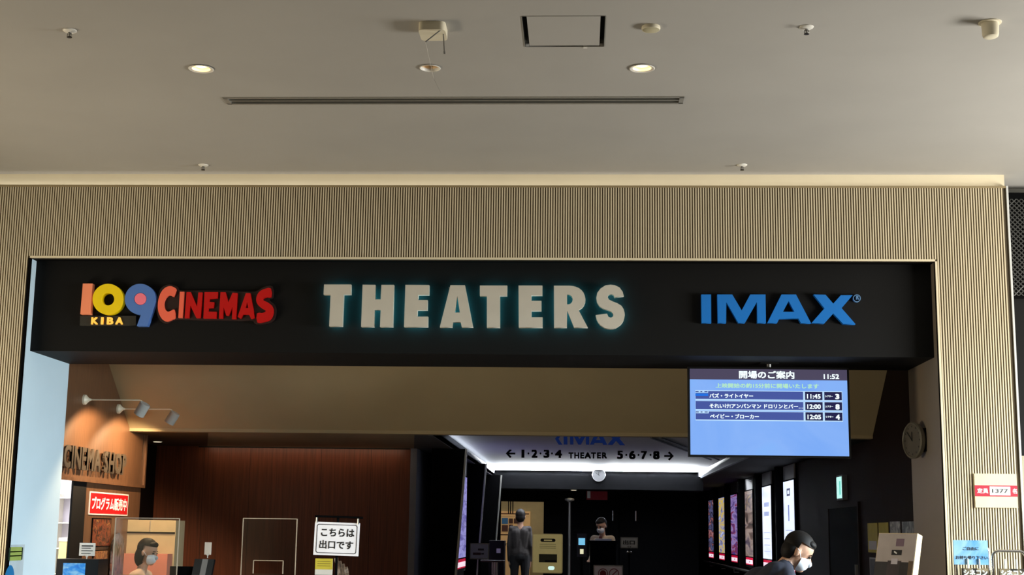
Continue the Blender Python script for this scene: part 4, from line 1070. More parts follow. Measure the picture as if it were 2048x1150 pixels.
# post with a knob
p_ = PY(1139, 1004, 26.3)
t = thing('barrier_post', 'thin steel post with a bright knob left of the podium', 'post', (p_.x, 26.3, 0))
MB().tube([(p_.x, 26.3, 0.02), (p_.x, 26.3, p_.z)], 0.022, 10).build('pole', M_steel, t)
MB().lathe((p_.x, 26.3, p_.z), (0, 0, 1), [(0, 0.03), (0.03, 0.09), (0.06, 0.09), (0.075, 0.03)], n=20).build('knob', M_alu, t)
MB().lathe((p_.x, 26.3, 0), (0, 0, 1), [(0, 0.16), (0.015, 0.16), (0.02, 0.03)], n=24).build('base', M_steel, t)

# bay display wall
yb_ = 30.19
def bayp(x, y): return PY(x, y, yb_)
bd = thing('bay_display', 'lit cream display wall with picture tiles and lettering in the far bay', 'display', (bayp(1020, 1100).x, yb_, 0))
a, b = bayp(998, 1022), bayp(1060, 1101)
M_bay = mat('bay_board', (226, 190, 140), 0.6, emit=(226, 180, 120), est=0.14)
MB().box(a.x, b.x, yb_ - 0.03, yb_ + 0.01, 0.0, a.z).build('board', M_bay, bd)
for (x0, y0, x1, y1, cc) in ((1004, 1036, 1016, 1048, (40, 84, 120)), (1018, 1037, 1026, 1047, (52, 26, 18)), (1028, 1037, 1036, 1047, (52, 26, 18)), (1004, 1050, 1016, 1063, (60, 34, 30)), (1018, 1049, 1026, 1058, (52, 26, 18))):
    q0, q1 = bayp(x0, y0), bayp(x1, y1)
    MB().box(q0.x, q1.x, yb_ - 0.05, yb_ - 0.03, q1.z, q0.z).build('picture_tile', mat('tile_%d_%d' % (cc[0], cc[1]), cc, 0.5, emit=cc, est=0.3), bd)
for (y0, y1, cc) in ((1026, 1029, (110, 60, 40)), (1068, 1071, (60, 30, 20)), (1033, 1034, (120, 80, 50))):
    q0, q1 = bayp(1001, y0), bayp(1058, y1)
    MB().box(q0.x, q1.x, yb_ - 0.04, yb_ - 0.03, q1.z, q0.z).build('printed_band', mat('band_%d' % cc[0], cc, 0.6), bd)
text('display_lettering', 'THEATER', M_ltext, bd, (bayp(1022, 1088).x, yb_ - 0.035, bayp(1022, 1089).z), UX, UZ, h=0.045, bold=0.04)
hr = thing('hanging_rods', 'three dark rods hanging from the ceiling of the far bay', 'rods', (bayp(1021, 1003).x, yb_ - 0.6, 2.25))
for px in (1017, 1021, 1025.5):
    p_ = PY(px, 1028, yb_ - 0.6); MB().tube([(p_.x, yb_ - 0.6, p_.z), (p_.x, yb_ - 0.6, 2.25)], 0.012, 6).build('rod', M_blackm, hr)

# ------------------------------------------------------------------ free-standing things in the corridor
def pole_sign(name, label, cat, pxa, pya, pxb, pyb, y, m, frame_m, rad=0.0, frame=0.012, base=True):
    a, b = PY(pxa, pya, y), PY(pxb, pyb, y)
    cx = (a.x + b.x) / 2
    t = thing(name, label, cat, (cx, y, 0))
    w, h = b.x - a.x, a.z - b.z
    r = max(rad, 0.003)
    me = fill2d([rrect(-w / 2, -h / 2, w / 2, h / 2, r)], 0.02); to_frame(me, (cx, y, (a.z + b.z) / 2), UX, UZ); link('frame', me, frame_m, t)
    me = fill2d([rrect(-w / 2 + frame, -h / 2 + frame, w / 2 - frame, h / 2 - frame, max(r - frame, 0.002))], 0.004); to_frame(me, (cx, y - 0.012, (a.z + b.z) / 2), UX, UZ)
    fc = link('face', me, m, t)
    if base:
        MB().tube([(cx, y + 0.012, 0.02), (cx, y + 0.012, b.z + 0.01)], 0.015, 10).build('pole', M_blackm, t)
        MB().lathe((cx, y + 0.012, 0), (0, 0, 1), [(0, 0.16), (0.015, 0.16), (0.022, 0.03)], n=24).build('base', M_blackm, t)
    return t, fc, a, b, cx
# cream rounded board
y = 19.2
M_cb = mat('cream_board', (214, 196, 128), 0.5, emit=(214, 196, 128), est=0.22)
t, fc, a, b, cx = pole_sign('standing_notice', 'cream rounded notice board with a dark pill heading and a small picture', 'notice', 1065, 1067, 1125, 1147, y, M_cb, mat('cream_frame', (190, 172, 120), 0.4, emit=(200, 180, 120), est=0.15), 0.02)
def on(x0, y0, x1, y1, m, nm, lift=0.0145, r=0.002):
    q0, q1 = PY(x0, y0, y), PY(x1, y1, y)
    w, h = q1.x - q0.x, q0.z - q1.z
    me = fill2d([rrect(-w / 2, -h / 2, w / 2, h / 2, min(r, h / 2.01, w / 2.01))], 0.001); to_frame(me, ((q0.x + q1.x) / 2, y - lift, (q0.z + q1.z) / 2), UX, UZ); return link(nm, me, m, fc)
on(1081, 1077, 1111, 1084, mat('pill_dark', (40, 34, 24), 0.5), 'heading_pill', r=0.024)
on(1088, 1079, 1104, 1082, M_cb, 'printed_line', 0.0155)
for q in (1088, 1092, 1095.5): on(1079, q, 1112, q + 1.2, mat('ink_brown', (96, 84, 50), 0.5), 'printed_line')
on(1078, 1108, 1114, 1125, mat('pic_green', (96, 96, 60), 0.5), 'picture'); on(1090, 1120, 1113, 1124.5, mat('pic_dark', (34, 34, 26), 0.5), 'picture_shade', 0.0155)
on(1096, 1132, 1109, 1140, mat('glow_disc', (220, 250, 240), 0.5, emit=(215, 250, 240), est=0.9), 'lit_disc', r=0.026)
# grey notice on a stand
y = 18.4
t, fc, a, b, cx = pole_sign('grey_notice', 'small grey notice on a black stand by the violet lightbox', 'notice', 940, 1086, 978, 1119, y, mat('notice_grey', (128, 126, 142), 0.5, emit=(120, 118, 140), est=0.05), M_steel)
on(956, 1097, 968, 1101, mat('ink_dark', (50, 46, 60), 0.5), 'printed_line'); on(946, 1105, 962, 1110, mat('ink_plum', (84, 56, 70), 0.5), 'printed_line'); on(963, 1106, 968, 1109, mat('ink_dark', (50, 46, 60), 0.5), 'printed_line')
# black cabinet with a table edge
y = 20.4
a, b = PY(978, 1081, y), PY(1008, 1120, y)
t = thing('black_unit', 'black box unit with a small white label beside the grey notice', 'unit', ((a.x + b.x) / 2, y, 0))
MB().box(a.x, b.x, y, y + 0.4, 0, a.z).build('body', M_blackg, t, bevel=0.01)
q0, q1 = PY(993, 1097, y), PY(1001, 1106, y)
MB().box(q0.x, q1.x, y - 0.003, y, q1.z, q0.z).build('label', M_wtext, t)
y = 18.9
a, b = PY(962, 1120, y), PY(1009, 1124, y)
t = thing('folding_table', 'narrow dark table top with pale legs in front of the black unit', 'table', ((a.x + b.x) / 2, y, 0))
MB().box(a.x, b.x, y - 0.2, y + 0.2, b.z, a.z).build('table_top', mat('table_brown', (70, 48, 44), 0.5), t)
for q in (987, 992.5):
    for dy in (-0.17, 0.17):
        p_ = PY(q, 1140, y); MB().tube([(p_.x, y + dy, 0), (p_.x, y + dy, b.z)], 0.012, 8).build('leg', M_alu, t)
# temperature tablet
y = 21.2
a, b = PY(1154, 1067, y), PY(1173, 1114, y)
t = thing('tablet_stand', 'slim check-in tablet with a bright blue screen beside the podium', 'tablet', ((a.x + b.x) / 2, y, 0))
MB().box(a.x, b.x, y, y + 0.04, b.z, a.z).build('panel', mat('tablet_case', (60, 60, 62), 0.4), t, bevel=0.006)
MB().tube([((a.x + b.x) / 2, y + 0.03, 0.02), ((a.x + b.x) / 2, y + 0.03, b.z)], 0.02, 10).build('pole', M_blackm, t)
MB().lathe(((a.x + b.x) / 2, y + 0.03, 0), (0, 0, 1), [(0, 0.18), (0.015, 0.18), (0.02, 0.03)], n=24).build('base', M_blackm, t)
q0, q1 = PY(1157, 1076, y), PY(1170, 1090, y)
MB().box(q0.x, q1.x, y - 0.003, y + 0.002, q1.z, q0.z).build('screen', mat('tablet_screen', (120, 190, 225), 0.4, emit=(120, 195, 230), est=0.95), t)
q0, q1 = PY(1160, 1098, y), PY(1167, 1108, y)
MB().box(q0.x, q1.x, y - 0.003, y + 0.002, q1.z, q0.z).build('lit_sensor', mat('sensor_glow', (235, 230, 190), 0.4, emit=(235, 232, 190), est=0.9), t)
# podium
y = 22.0
a, b = PY(1176, 1081, y), PY(1236, 1120, y)
t = thing('ticket_podium', 'black ticket podium with white papers in front of the usher', 'podium', ((a.x + b.x) / 2, y, 0))
MB().box(a.x + 0.03, b.x - 0.03, y, y + 0.42, 0, a.z - 0.03).build('body', M_blackm, t)
MB().box(a.x, b.x, y - 0.03, y + 0.45, a.z - 0.03, a.z).build('top', M_blackm, t)
q0, q1 = PY(1190, 1079, y), PY(1223, 1079, y)
o = MB().box(q0.x, q1.x, y + 0.02, y + 0.3, a.z, a.z + 0.03).build('paper_stack', M_white); tag(o, 'stack of white papers on the black podium', 'paper')
q0, q1 = PY(1180, 1079, y), PY(1189, 1079, y)
o = MB().box(q0.x, q1.x, y + 0.0, y + 0.12, a.z, a.z + 0.012).build('ticket_slips', M_offw); tag(o, 'small pile of ticket slips beside the papers on the podium', 'paper')
area_light('podium_task_light', ((q0.x + q1.x) / 2 + 0.3, y + 0.3, 2.19), (0, 0.1, -1), 0.3, 0.1, 2.2, (1, 0.86, 0.66))
# exit sign on a post
y = 19.6
t, fc, a, b, cx = pole_sign('exit_post_sign', 'small white sign with two black exit characters on a steel post', 'sign', 1241, 1074, 1276, 1097, y, mat('sign_dimwhite', (170, 168, 160), 0.5, emit=(160, 158, 150), est=0.05), M_steel)
text('sign_lettering', '出口', M_ltext, fc, (cx - 0.005, y - 0.0148, (a.z + b.z) / 2 + 0.004), UX, UZ, h=0.062, w=0.165, bold=0.04)
text('sign_lettering', 'です', M_ltext, fc, (cx, y - 0.0148, b.z + 0.022), UX, UZ, h=0.02, w=0.06, bold=0.03)
q0 = PY(1258, 1104, y)
MB().lathe((cx, y + 0.012, q0.z - 0.012), (0, 0, 1), [(0, 0.02), (0.005, 0.034), (0.02, 0.036), (0.024, 0.02)], n=20).build('collar', M_chrome, t)
# prohibition board
y = 17.6
t, fc, a, b, cx = pole_sign('prohibition_board', 'grey board with two red prohibition roundels at the corridor barrier', 'sign', 1187, 1130, 1246, 1175, y, mat('prohib_grey', (176, 164, 170), 0.5, emit=(170, 158, 165), est=0.05), M_steel)
for k, px in enumerate((1206, 1228)):
    c = PY(px, 1147, y)
    me = fill2d([circ(0, 0, 0.062, n=32), circ(0, 0, 0.052, n=32)], 0.001); to_frame(me, (c.x, y - 0.015, c.z), UX, UZ); rg_ = link('roundel', me, mat('prohib_red', (120, 24, 40), 0.5), fc)
    if k == 0:
        me = fill2d([circ(0, 0, 0.042, n=8, a0=22.5, a1=382.5)], 0.001); to_frame(me, (c.x, y - 0.015, c.z), UX, UZ); link('stop_shape', me, MATS['prohib_red'], fc)
    else:
        MB().obox((c.x, y - 0.0155, c.z), Vector((0.7, 0, 0.7)) * 0.055, (0, 0.0005, 0), Vector((-0.7, 0, 0.7)) * 0.006).build('slash', MATS['prohib_red'], fc)
# handrail under the lightboxes
hr = thing('hand_rail', 'steel handrail running low along the corridor wall under the lightboxes', 'rail', (2.94, 25, 0))
MB().tube([(2.90, 18.0, 0.80), (2.90, 33.0, 0.80)], 0.02, 10).build('rail', M_steel, hr, smooth=True)
for yy in (18.5, 21.8, 24.2, 26.7, 29.1, 31.6): MB().tube([(2.90, yy, 0.8), (2.90, yy, 0.72), (WR, yy, 0.72)], 0.01, 6).build('bracket', M_steel, hr)

# ------------------------------------------------------------------ right wall: exit light, door, leaflets
ex = thing('exit_light', 'small lit green and white exit box on the dark right wall', 'exit sign', PX(1680, 995, WR))
a, b = PX(1675, 955, WR - 0.05), PX(1686, 996, WR - 0.05)
MB().box(WR - 0.06, WR, b.y - 0.02, a.y + 0.02, b.z - 0.02, a.z + 0.02).build('housing', M_navy, ex)
fc = MB().box(WR - 0.064, WR - 0.06, b.y, a.y, b.z, a.z).build('lit_face', mat('exit_glow', (190, 240, 235), 0.4, emit=(180, 240, 232), est=1.0), ex)
MB().box(WR - 0.066, WR - 0.064, b.y + 0.06, b.y + 0.13, b.z + 0.04, a.z - 0.05).build('green_figure', mat('exit_green', (90, 200, 180), 0.4, emit=(90, 205, 185), est=0.9), fc)
a, b = PX(1661, 1018, WR), PX(1719, 1018, WR)
d3 = struct(MB().box(WR - 0.02, WR, b.y, a.y, 0, a.z).build('door_3', M_blackm))
MB().box(WR - 0.03, WR, b.y - 0.06, b.y, 0, a.z + 0.05).box(WR - 0.03, WR, a.y, a.y + 0.06, 0, a.z + 0.05).box(WR - 0.03, WR, b.y, a.y, a.z, a.z + 0.05).build('door_frame', M_wooddk, d3)
MB().box(WR - 0.05, WR - 0.02, b.y + 0.08, b.y + 0.11, 0.95, 1.10).build('door_handle', M_steel, d3)
XF = WR
G2 = 'sheets pinned on the dark right wall'
M_ys = mat('sheet_yellow', (150, 140, 30), 0.6, var=0.1, scale=10)
sheets = ((1736, 1756, 1046, 1105, M_ys, 'yellow flyer on the dark wall, the one closer to the dark door'), (1758, 1778, 1045, 1105, M_ys, 'yellow flyer on the dark wall, next to the pale photo sheet'),
          (1781, 1802, 1043, 1105, art('art_photo1', [(150, 146, 128), (60, 60, 54), (186, 182, 164)], 7), 'pale photo flyer on the dark wall beside the yellow ones'),
          (1805, 1830, 1043, 1105, art('art_photo2', [(40, 44, 40), (20, 22, 20), (110, 112, 104), (150, 150, 140)], 8), 'dark photo flyer on the wall next to the jamb'),
          (1738, 1778, 1116, 1180, art('art_dark3', [(24, 20, 22), (44, 38, 40), (70, 64, 62)], 6), 'dark poster in a thin pale frame below the yellow flyers'))
for (xa, xb, ya_, yb2, m, lb_) in sheets:
    t = thing('wall_flyer', lb_, 'flyer', PX((xa + xb) / 2, yb2, XF), G2)
    a, b = PX(xa, 1075, XF), PX(xb, 1075, XF)
    zt = PX((xa + xb) / 2, ya_, XF).z; zb = PX((xa + xb) / 2, yb2, XF).z
    MB().box(XF - 0.004, XF, b.y + 0.01, a.y - 0.01, zb, zt).build('sheet', m if ya_ < 1110 else M_alu, t)
    if ya_ > 1110: MB().box(XF - 0.006, XF - 0.003, b.y + 0.04, a.y - 0.04, zb + 0.02, zt - 0.015).build('print', m, t)
    else: MB().box(XF - 0.0055, XF - 0.003, b.y + 0.06, a.y - 0.06, zb + 0.03, zb + 0.12).build('print', M_alu if m is M_ys else M_blackm, t)

# ------------------------------------------------------------------ leaning display board by the right jamb
aR, bR = R(45), R(16)
nrm = Vector((-math.sin(aR) * math.cos(bR), -math.cos(aR) * math.cos(bR), math.sin(bR)))
upv = Vector((math.sin(aR) * math.sin(bR), math.cos(aR) * math.sin(bR), math.cos(bR)))
rgt = Vector((math.cos(aR), -math.sin(aR), 0))
tlc = PY(1758, 1066, 11.25)
wB, hB, tB = 0.345, 0.62, 0.07
cB = tlc + rgt * wB / 2 - upv * hB / 2 - nrm * tB / 2
db = thing('display_board', 'tilted display board with a pale wooden edge holding a grey poster', 'display board', (cB.x, cB.y, 0))
MB().obox(cB, rgt * wB / 2, upv * hB / 2, nrm * tB / 2).build('board', mat('pine_edge', (222, 200, 150), 0.5, var=0.08, scale=6), db, bevel=0.004)
pr = MB().obox(cB + nrm * (tB / 2 + 0.001), rgt * (wB / 2 - 0.004), upv * (hB / 2 - 0.004), nrm * 0.001).build('print', mat('poster_silver', (186, 176, 172), 0.3, var=0.12, scale=5), db)
f0 = cB + nrm * (tB / 2 + 0.003)
MB().obox(f0 + rgt * 0.03 + upv * (hB / 2 - 0.075), rgt * 0.035, upv * 0.03, nrm * 0.0008).build('mauve_panel', mat('mauve', (120, 98, 112), 0.5), pr)
MB().obox(f0 + rgt * 0.01 + upv * (hB / 2 - 0.155), rgt * 0.045, upv * 0.02, nrm * 0.0008).build('dark_panel', M_ltext, pr)
MB().obox(f0 + rgt * 0.0 + upv * (hB / 2 - 0.155) + nrm * 0.001, (rgt * 0.8 - upv * 0.5) * 0.016, (upv * 0.8 + rgt * 0.5) * 0.006, nrm * 0.0006).build('white_shape', M_wtext, pr)
for k, (dx, w_, cc) in enumerate(((-0.10, 0.07, (40, 38, 42)), (0.0, 0.06, (56, 44, 48)), (0.09, 0.04, (32, 30, 30)), (0.145, 0.02, (96, 76, 52)))):
    MB().obox(f0 + rgt * dx + upv * (hB / 2 - 0.42 + 0.01 * (k % 2)), rgt * w_, upv * 0.19, nrm * (0.0006 + 0.0002 * k)).build('photo_figure', mat('photo_%d' % k, cc, 0.5, var=0.3, scale=12), pr)
MB().obox(f0 + rgt * 0.0 + upv * (hB / 2 - 0.225) + nrm * 0.0015, rgt * 0.028, upv * 0.022, nrm * 0.0006).build('photo_head', mat('photo_pale', (206, 198, 206), 0.5), pr)
pb_ = cB - upv * (hB / 2 - 0.02)
MB().tube([(pb_.x, pb_.y, 0.02), (pb_.x, pb_.y, pb_.z)], 0.018, 10).build('pole', M_steel, db)
MB().lathe((pb_.x, pb_.y, 0), (0, 0, 1), [(0, 0.19), (0.014, 0.19), (0.02, 0.03)], n=28).build('base', M_steel, db)

# ------------------------------------------------------------------ brochure racks by the slatted wall
def rack(x0, x1, ztop, y, label, sign):
    cx = (x0 + x1) / 2
    t = thing('brochure_rack', label, 'rack', (cx, y, 0), 'chrome brochure racks by the slatted wall')
    r = 0.05
    path = [(x0, y, 0.0), (x0, y, ztop - r)] + [(x0 + r - r * math.cos(R(a)), y, ztop - r + r * math.sin(R(a))) for a in (30, 60, 90)]
    path += [(x1 - r + r * math.sin(R(a)), y, ztop - r + r * math.cos(R(a))) for a in (0, 30, 60)] + [(x1, y, ztop - r), (x1, y, 0.0)]
    MB().tube(path, 0.0115, 12).build('tube_frame', M_chrome, t, smooth=True)
    for zz in (0.35, 0.70, 1.00): MB().tube([(x0, y, zz), (x1, y, zz)], 0.007, 8).build('cross_bar', M_chrome, t)
    MB().box(x0 - 0.012, x1 + 0.008, y - 0.16, y + 0.12, 0, 0.02).build('base', M_chrome, t)
    zs = sign
    # acrylic pocket with wire prongs
    MB().box(cx - 0.12, cx + 0.12, y - 0.09, y - 0.085, 1.0, zs + 0.005).build('pocket', M_acr, t)
    for q in (-0.045, 0.045): MB().tube([(cx + q, y - 0.034, 1.0), (cx + q, y - 0.034, zs + 0.075)], 0.006, 8).build('prong', mat('prong_white', (228, 234, 236), 0.3), t)
    mg = thing('magazine', 'magazine with bold white title in the %s rack' % ('blue-signed' if x0 < 3.2 else 'bare chrome'), 'magazine', (cx, y - 0.05, 1.0), 'magazines in the racks')
    MB().box(cx - 0.10, cx + 0.10, y - 0.075, y - 0.042, 1.007, zs).build('cover', art('mag_cover', [(60, 48, 36), (30, 28, 30), (150, 130, 100), (200, 190, 170)], 9), mg)
    text('title_lettering', 'シネコン', M_wtext, mg, (cx, y - 0.0765, zs - 0.032), UX, UZ, h=0.05, w=0.185, bold=0.05)
    MB().box(cx - 0.11, cx + 0.11, y - 0.10, y - 0.012, 1.0, 1.006).build('shelf', M_chrome, t)
    return t
yK = 11.36
q1 = PY(1911, 1095, yK); q2 = PY(1976, 1095, yK)
zs1 = PY(1955, 1137, yK - 0.07).z
rk = rack(q1.x, q2.x, PY(1940, 1090, yK).z, yK, 'chrome brochure rack carrying a blue sign', zs1)
a, b = PY(1906, 1080, yK - 0.02), PY(1977, 1130, yK - 0.02)
bs = thing('blue_sign', 'blue sign with black Japanese lettering on the chrome rack', 'sign', ((a.x + b.x) / 2, yK, b.z))
MB().box(a.x, b.x, yK - 0.026, yK - 0.0125, b.z, a.z).build('panel', art('sign_blue', [(56, 120, 178), (84, 146, 196), (140, 180, 208), (100, 156, 200)], 3), bs)
text('sign_lettering', 'ご自由に', M_ltext, bs, ((a.x + b.x) / 2 - 0.0, yK - 0.0275, a.z - 0.065), UX, UZ, h=0.028, w=0.125, bold=0.02)
text('sign_lettering', 'お持ち帰り下さい', M_ltext, bs, ((a.x + b.x) / 2 + 0.005, yK - 0.0275, a.z - 0.135), UX, UZ, h=0.028, w=0.25, bold=0.02)
q1 = PY(1985, 1120, yK); q2 = PY(2052, 1120, yK)
rack(q1.x, q2.x, PY(2010, 1102, yK).z, yK, 'chrome brochure rack with a bare rounded top bar', PY(2030, 1138, yK - 0.07).z)

# ================================================================== PEOPLE
def capsule(bm, a, b, ra, rb, seg=10):
    a, b = Vector(a), Vector(b)
    t = bmesh.new()
    for c, r in ((a, ra), (b, rb)):
        bmesh.ops.create_uvsphere(t, u_segments=seg, v_segments=8, radius=r, matrix=Matrix.Translation(c))
    h = bmesh.ops.convex_hull(t, input=t.verts[:])
    bmesh.ops.delete(t, geom=list({g for g in h['geom_interior'] + h['geom_unused'] if isinstance(g, bmesh.types.BMVert)}), context='VERTS')
    me = bpy.data.meshes.new('tmp'); t.to_mesh(me); t.free(); bm.from_mesh(me); bpy.data.meshes.remove(me)
def ellipsoid(bm, c, r, axes):
    m = Matrix.Translation(Vector(c)) @ Matrix(axes).transposed().to_4x4() @ Matrix.Diagonal((r[0], r[1], r[2], 1))
    bmesh.ops.create_uvsphere(bm, u_segments=18, v_segments=12, radius=1, matrix=m)

class Figure:
    """one continuous body: limbs and head blended by a voxel remesh, clothing by region"""
    def __init__(s, label, group, loc, yaw, mats):
        s.t = thing('person', label, 'person', loc, group)
        s.loc = Vector(loc); s.yaw = yaw; s.prims = []; s.mats = mats
        s.f = Vector((math.cos(yaw), math.sin(yaw), 0)); s.l = Vector((-math.sin(yaw), math.cos(yaw), 0)); s.u = Vector((0, 0, 1))
    def w(s, p): return s.loc + s.f * p[0] + s.l * p[1] + s.u * p[2]
    def cap(s, a, b, ra, rb, tag_): s.prims.append(('c', s.w(a), s.w(b), ra, rb, tag_))
    def ell(s, c, r, tag_, pitch=0, turn=0, world=None):
        ax = s.head_axes(pitch, turn)
        s.prims.append(('e', s.w(c) if world is None else world, r, ax, tag_))
    def head_axes(s, pitch, turn):
        f = (s.f * math.cos(turn) + s.l * math.sin(turn)); l = s.u.cross(f)
        fp = f * math.cos(pitch) - s.u * math.sin(pitch); up = f * math.sin(pitch) + s.u * math.cos(pitch)
        return (fp, l, up)
    def head(s, c, pitch=0.0, turn=0.0, k=1.0, hair='short', mask=True):
        ax = s.head_axes(pitch, turn); C0 = s.w(c)
        def h(p): return C0 + ax[0] * p[0] * k + ax[1] * p[1] * k + ax[2] * p[2] * k
        s.prims.append(('e', h((-0.008, 0, 0.03)), (0.098 * k, 0.077 * k, 0.092 * k), ax, 'skin'))
        s.prims.append(('e', h((0.022, 0, -0.045)), (0.066 * k, 0.058 * k, 0.075 * k), ax, 'skin'))
        s.prims.append(('c', h((0.088, 0, 0.0)), h((0.103, 0, -0.028)), 0.010 * k, 0.014 * k, 'skin'))
        s.prims.append(('c', h((0.075, 0, -0.095)), h((0.06, 0, -0.10)), 0.02 * k, 0.022 * k, 'skin'))
        s.prims.append(('c', h((0.082, 0, -0.062)), h((0.086, 0, -0.068)), 0.014 * k, 0.014 * k, 'skin'))
        for q in (-1, 1):
            s.prims.append(('e', h((-0.008, q * 0.079, -0.012)), (0.019 * k, 0.009 * k, 0.031 * k), ax, 'skin'))
        s.hd = (h, ax, k, hair, mask)
    def hand(s, wrist, d, palm_n, k=1.0, curl=0.5):
        """palm, four fingers of different length with a knuckle bend, thumb from the side"""
        d = Vector(d).normalized(); n = Vector(palm_n).normalized(); n = (n - d * n.dot(d)).normalized(); sd = d.cross(n)
        W = s.w(wrist)
        def g(a, b, c): return W + (s.f * (d.x * a + sd.x * b + n.x * c) + s.l * (d.y * a + sd.y * b + n.y * c) + s.u * (d.z * a + sd.z * b + n.z * c)) * k
        for q in (-0.024, -0.008, 0.008, 0.024): s.prims.append(('c', g(0.0, q * 0.7, 0), g(0.085, q, 0), 0.015 * k, 0.013 * k, 'skin'))
        for q, L in ((-0.028, 0.062), (-0.0095, 0.078), (0.0095, 0.072), (0.028, 0.056)):
            c1 = L * 0.5; a0 = g(0.085, q, 0); a1 = g(0.085 + c1, q * 1.12, c1 * curl * 0.5); a2 = g(0.085 + c1 + L * 0.42 * (1 - curl * 0.4), q * 1.15, c1 * curl * 0.5 + L * 0.5 * curl)
            s.prims.append(('c', a0, a1, 0.0095 * k, 0.009 * k, 'skin')); s.prims.append(('c', a1, a2, 0.009 * k, 0.008 * k, 'skin'))
        b0 = g(0.025, 0.026, 0.004); b1 = g(0.06, 0.052, 0.02); b2 = g(0.088, 0.052, 0.034)
        s.prims.append(('c', b0, b1, 0.0125 * k, 0.0105 * k, 'skin')); s.prims.append(('c', b1, b2, 0.0105 * k, 0.0085 * k, 'skin'))
    def build(s, vox=0.009):
        bm = bmesh.new()
        for p in s.prims:
            if p[0] == 'c': capsule(bm, p[1], p[2], p[3], p[4])
            else: ellipsoid(bm, p[1], p[2], p[3])
        bmesh.ops.recalc_face_normals(bm, faces=bm.faces)
        me = bpy.data.meshes.new('body_raw'); bm.to_mesh(me); bm.free()
        ob = bpy.data.objects.new('body_raw', me); COL.objects.link(ob)
        md = ob.modifiers.new('r', 'REMESH'); md.mode = 'VOXEL'; md.voxel_size = vox
        sm = ob.modifiers.new('s', 'SMOOTH'); sm.iterations = 3; sm.factor = 0.5
        dg = bpy.context.evaluated_depsgraph_get()
        out = bpy.data.meshes.new_from_object(ob.evaluated_get(dg))
        bpy.data.objects.remove(ob); bpy.data.meshes.remove(me)
        out.materials.clear()
        names = list(s.mats)
        for q in names: out.materials.append(s.mats[q])
        for f in out.polygons:
            c = f.center; best = None
            for p in s.prims:
                if p[0] == 'c':
                    ab = p[2] - p[1]; L = ab.length_squared
                    t = max(0, min(1, (c - p[1]).dot(ab) / L)) if L > 0 else 0
                    d = (c - p[1] - ab * t).length - (p[3] + (p[4] - p[3]) * t); tg = p[5]
                else:
                    q = c - p[1]; v = Vector((q.dot(p[3][0]) / p[2][0], q.dot(p[3][1]) / p[2][1], q.dot(p[3][2]) / p[2][2]))
                    d = (v.length - 1) * min(p[2]); tg = p[4]
                if best is None or d < best[0]: best = (d, tg)
            f.material_index = names.index(best[1]); f.use_smooth = True
        b = link('body', out, None, s.t)
        h, ax, k, hair, mask = s.hd
        # hair cap: closed shell over the skull, cut away from the face
        hb = bmesh.new()
        ellipsoid(hb, h((-0.016, 0, 0.040)), (0.104 * k, 0.085 * k, 0.096 * k), ax)
        if hair == 'bob':
            ellipsoid(hb, h((-0.045, 0, -0.045)), (0.075 * k, 0.088 * k, 0.115 * k), ax)
        else:
            ellipsoid(hb, h((-0.045, 0, -0.01)), (0.068 * k, 0.078 * k, 0.085 * k), ax)
        ellipsoid(hb, h((0.040, 0, 0.082)), (0.046 * k, 0.064 * k, 0.032 * k), ax)
        me = bpy.data.meshes.new('hair'); hb.to_mesh(me); hb.free()
        bmh = bmesh.new(); bmh.from_mesh(me)
        kill = []
        for v in bmh.verts:
            q = v.co - h((0, 0, 0)); a, c = q.dot(ax[0]) / k, q.dot(ax[2]) / k
            if (a > 0.015 and c < 0.045) or (a > -0.02 and c < -0.0 and hair != 'bob'): kill.append(v)
        bmesh.ops.delete(bmh, geom=kill, context='VERTS')
        bmh.to_mesh(me); bmh.free()
        for f in me.polygons: f.use_smooth = True
        link('hair', me, M_hair, s.t)
        if mask:
            mb = bmesh.new()
            ellipsoid(mb, h((0.036, 0, -0.055)), (0.070 * k, 0.064 * k, 0.062 * k), ax)
            kill = [v for v in mb.verts if (v.co - h((0, 0, 0))).dot(ax[0]) / k < 0.03]
            bmesh.ops.delete(mb, geom=kill, context='VERTS')
            capsule(mb, h((0.088, 0, -0.028)), h((0.10, 0, -0.036)), 0.020 * k, 0.022 * k)
            me = bpy.data.meshes.new('mask'); mb.to_mesh(me); mb.free()
            for f in me.polygons: f.use_smooth = True
            mk = link('mask', me, M_mask, s.t)
            for q in (-1, 1):
                MB().tube([h((0.03, q * 0.066, -0.03)), h((0.0, q * 0.083, 0.005)), h((-0.018, q * 0.083, 0.012))], 0.002 * k, 5).build('ear_loop', M_mask, mk)
        for q in (-1, 1):
            MB().ell(h((0.080, q * 0.032, 0.002)), (0.012 * k, 0.012 * k, 0.008 * k), None, 10).build('eye', M_ltext, s.t)
            MB().tube([h((0.088, q * 0.018, 0.022)), h((0.080, q * 0.048, 0.022))], 0.004 * k, 6).build('eyebrow', M_hair, s.t)
        return s.t

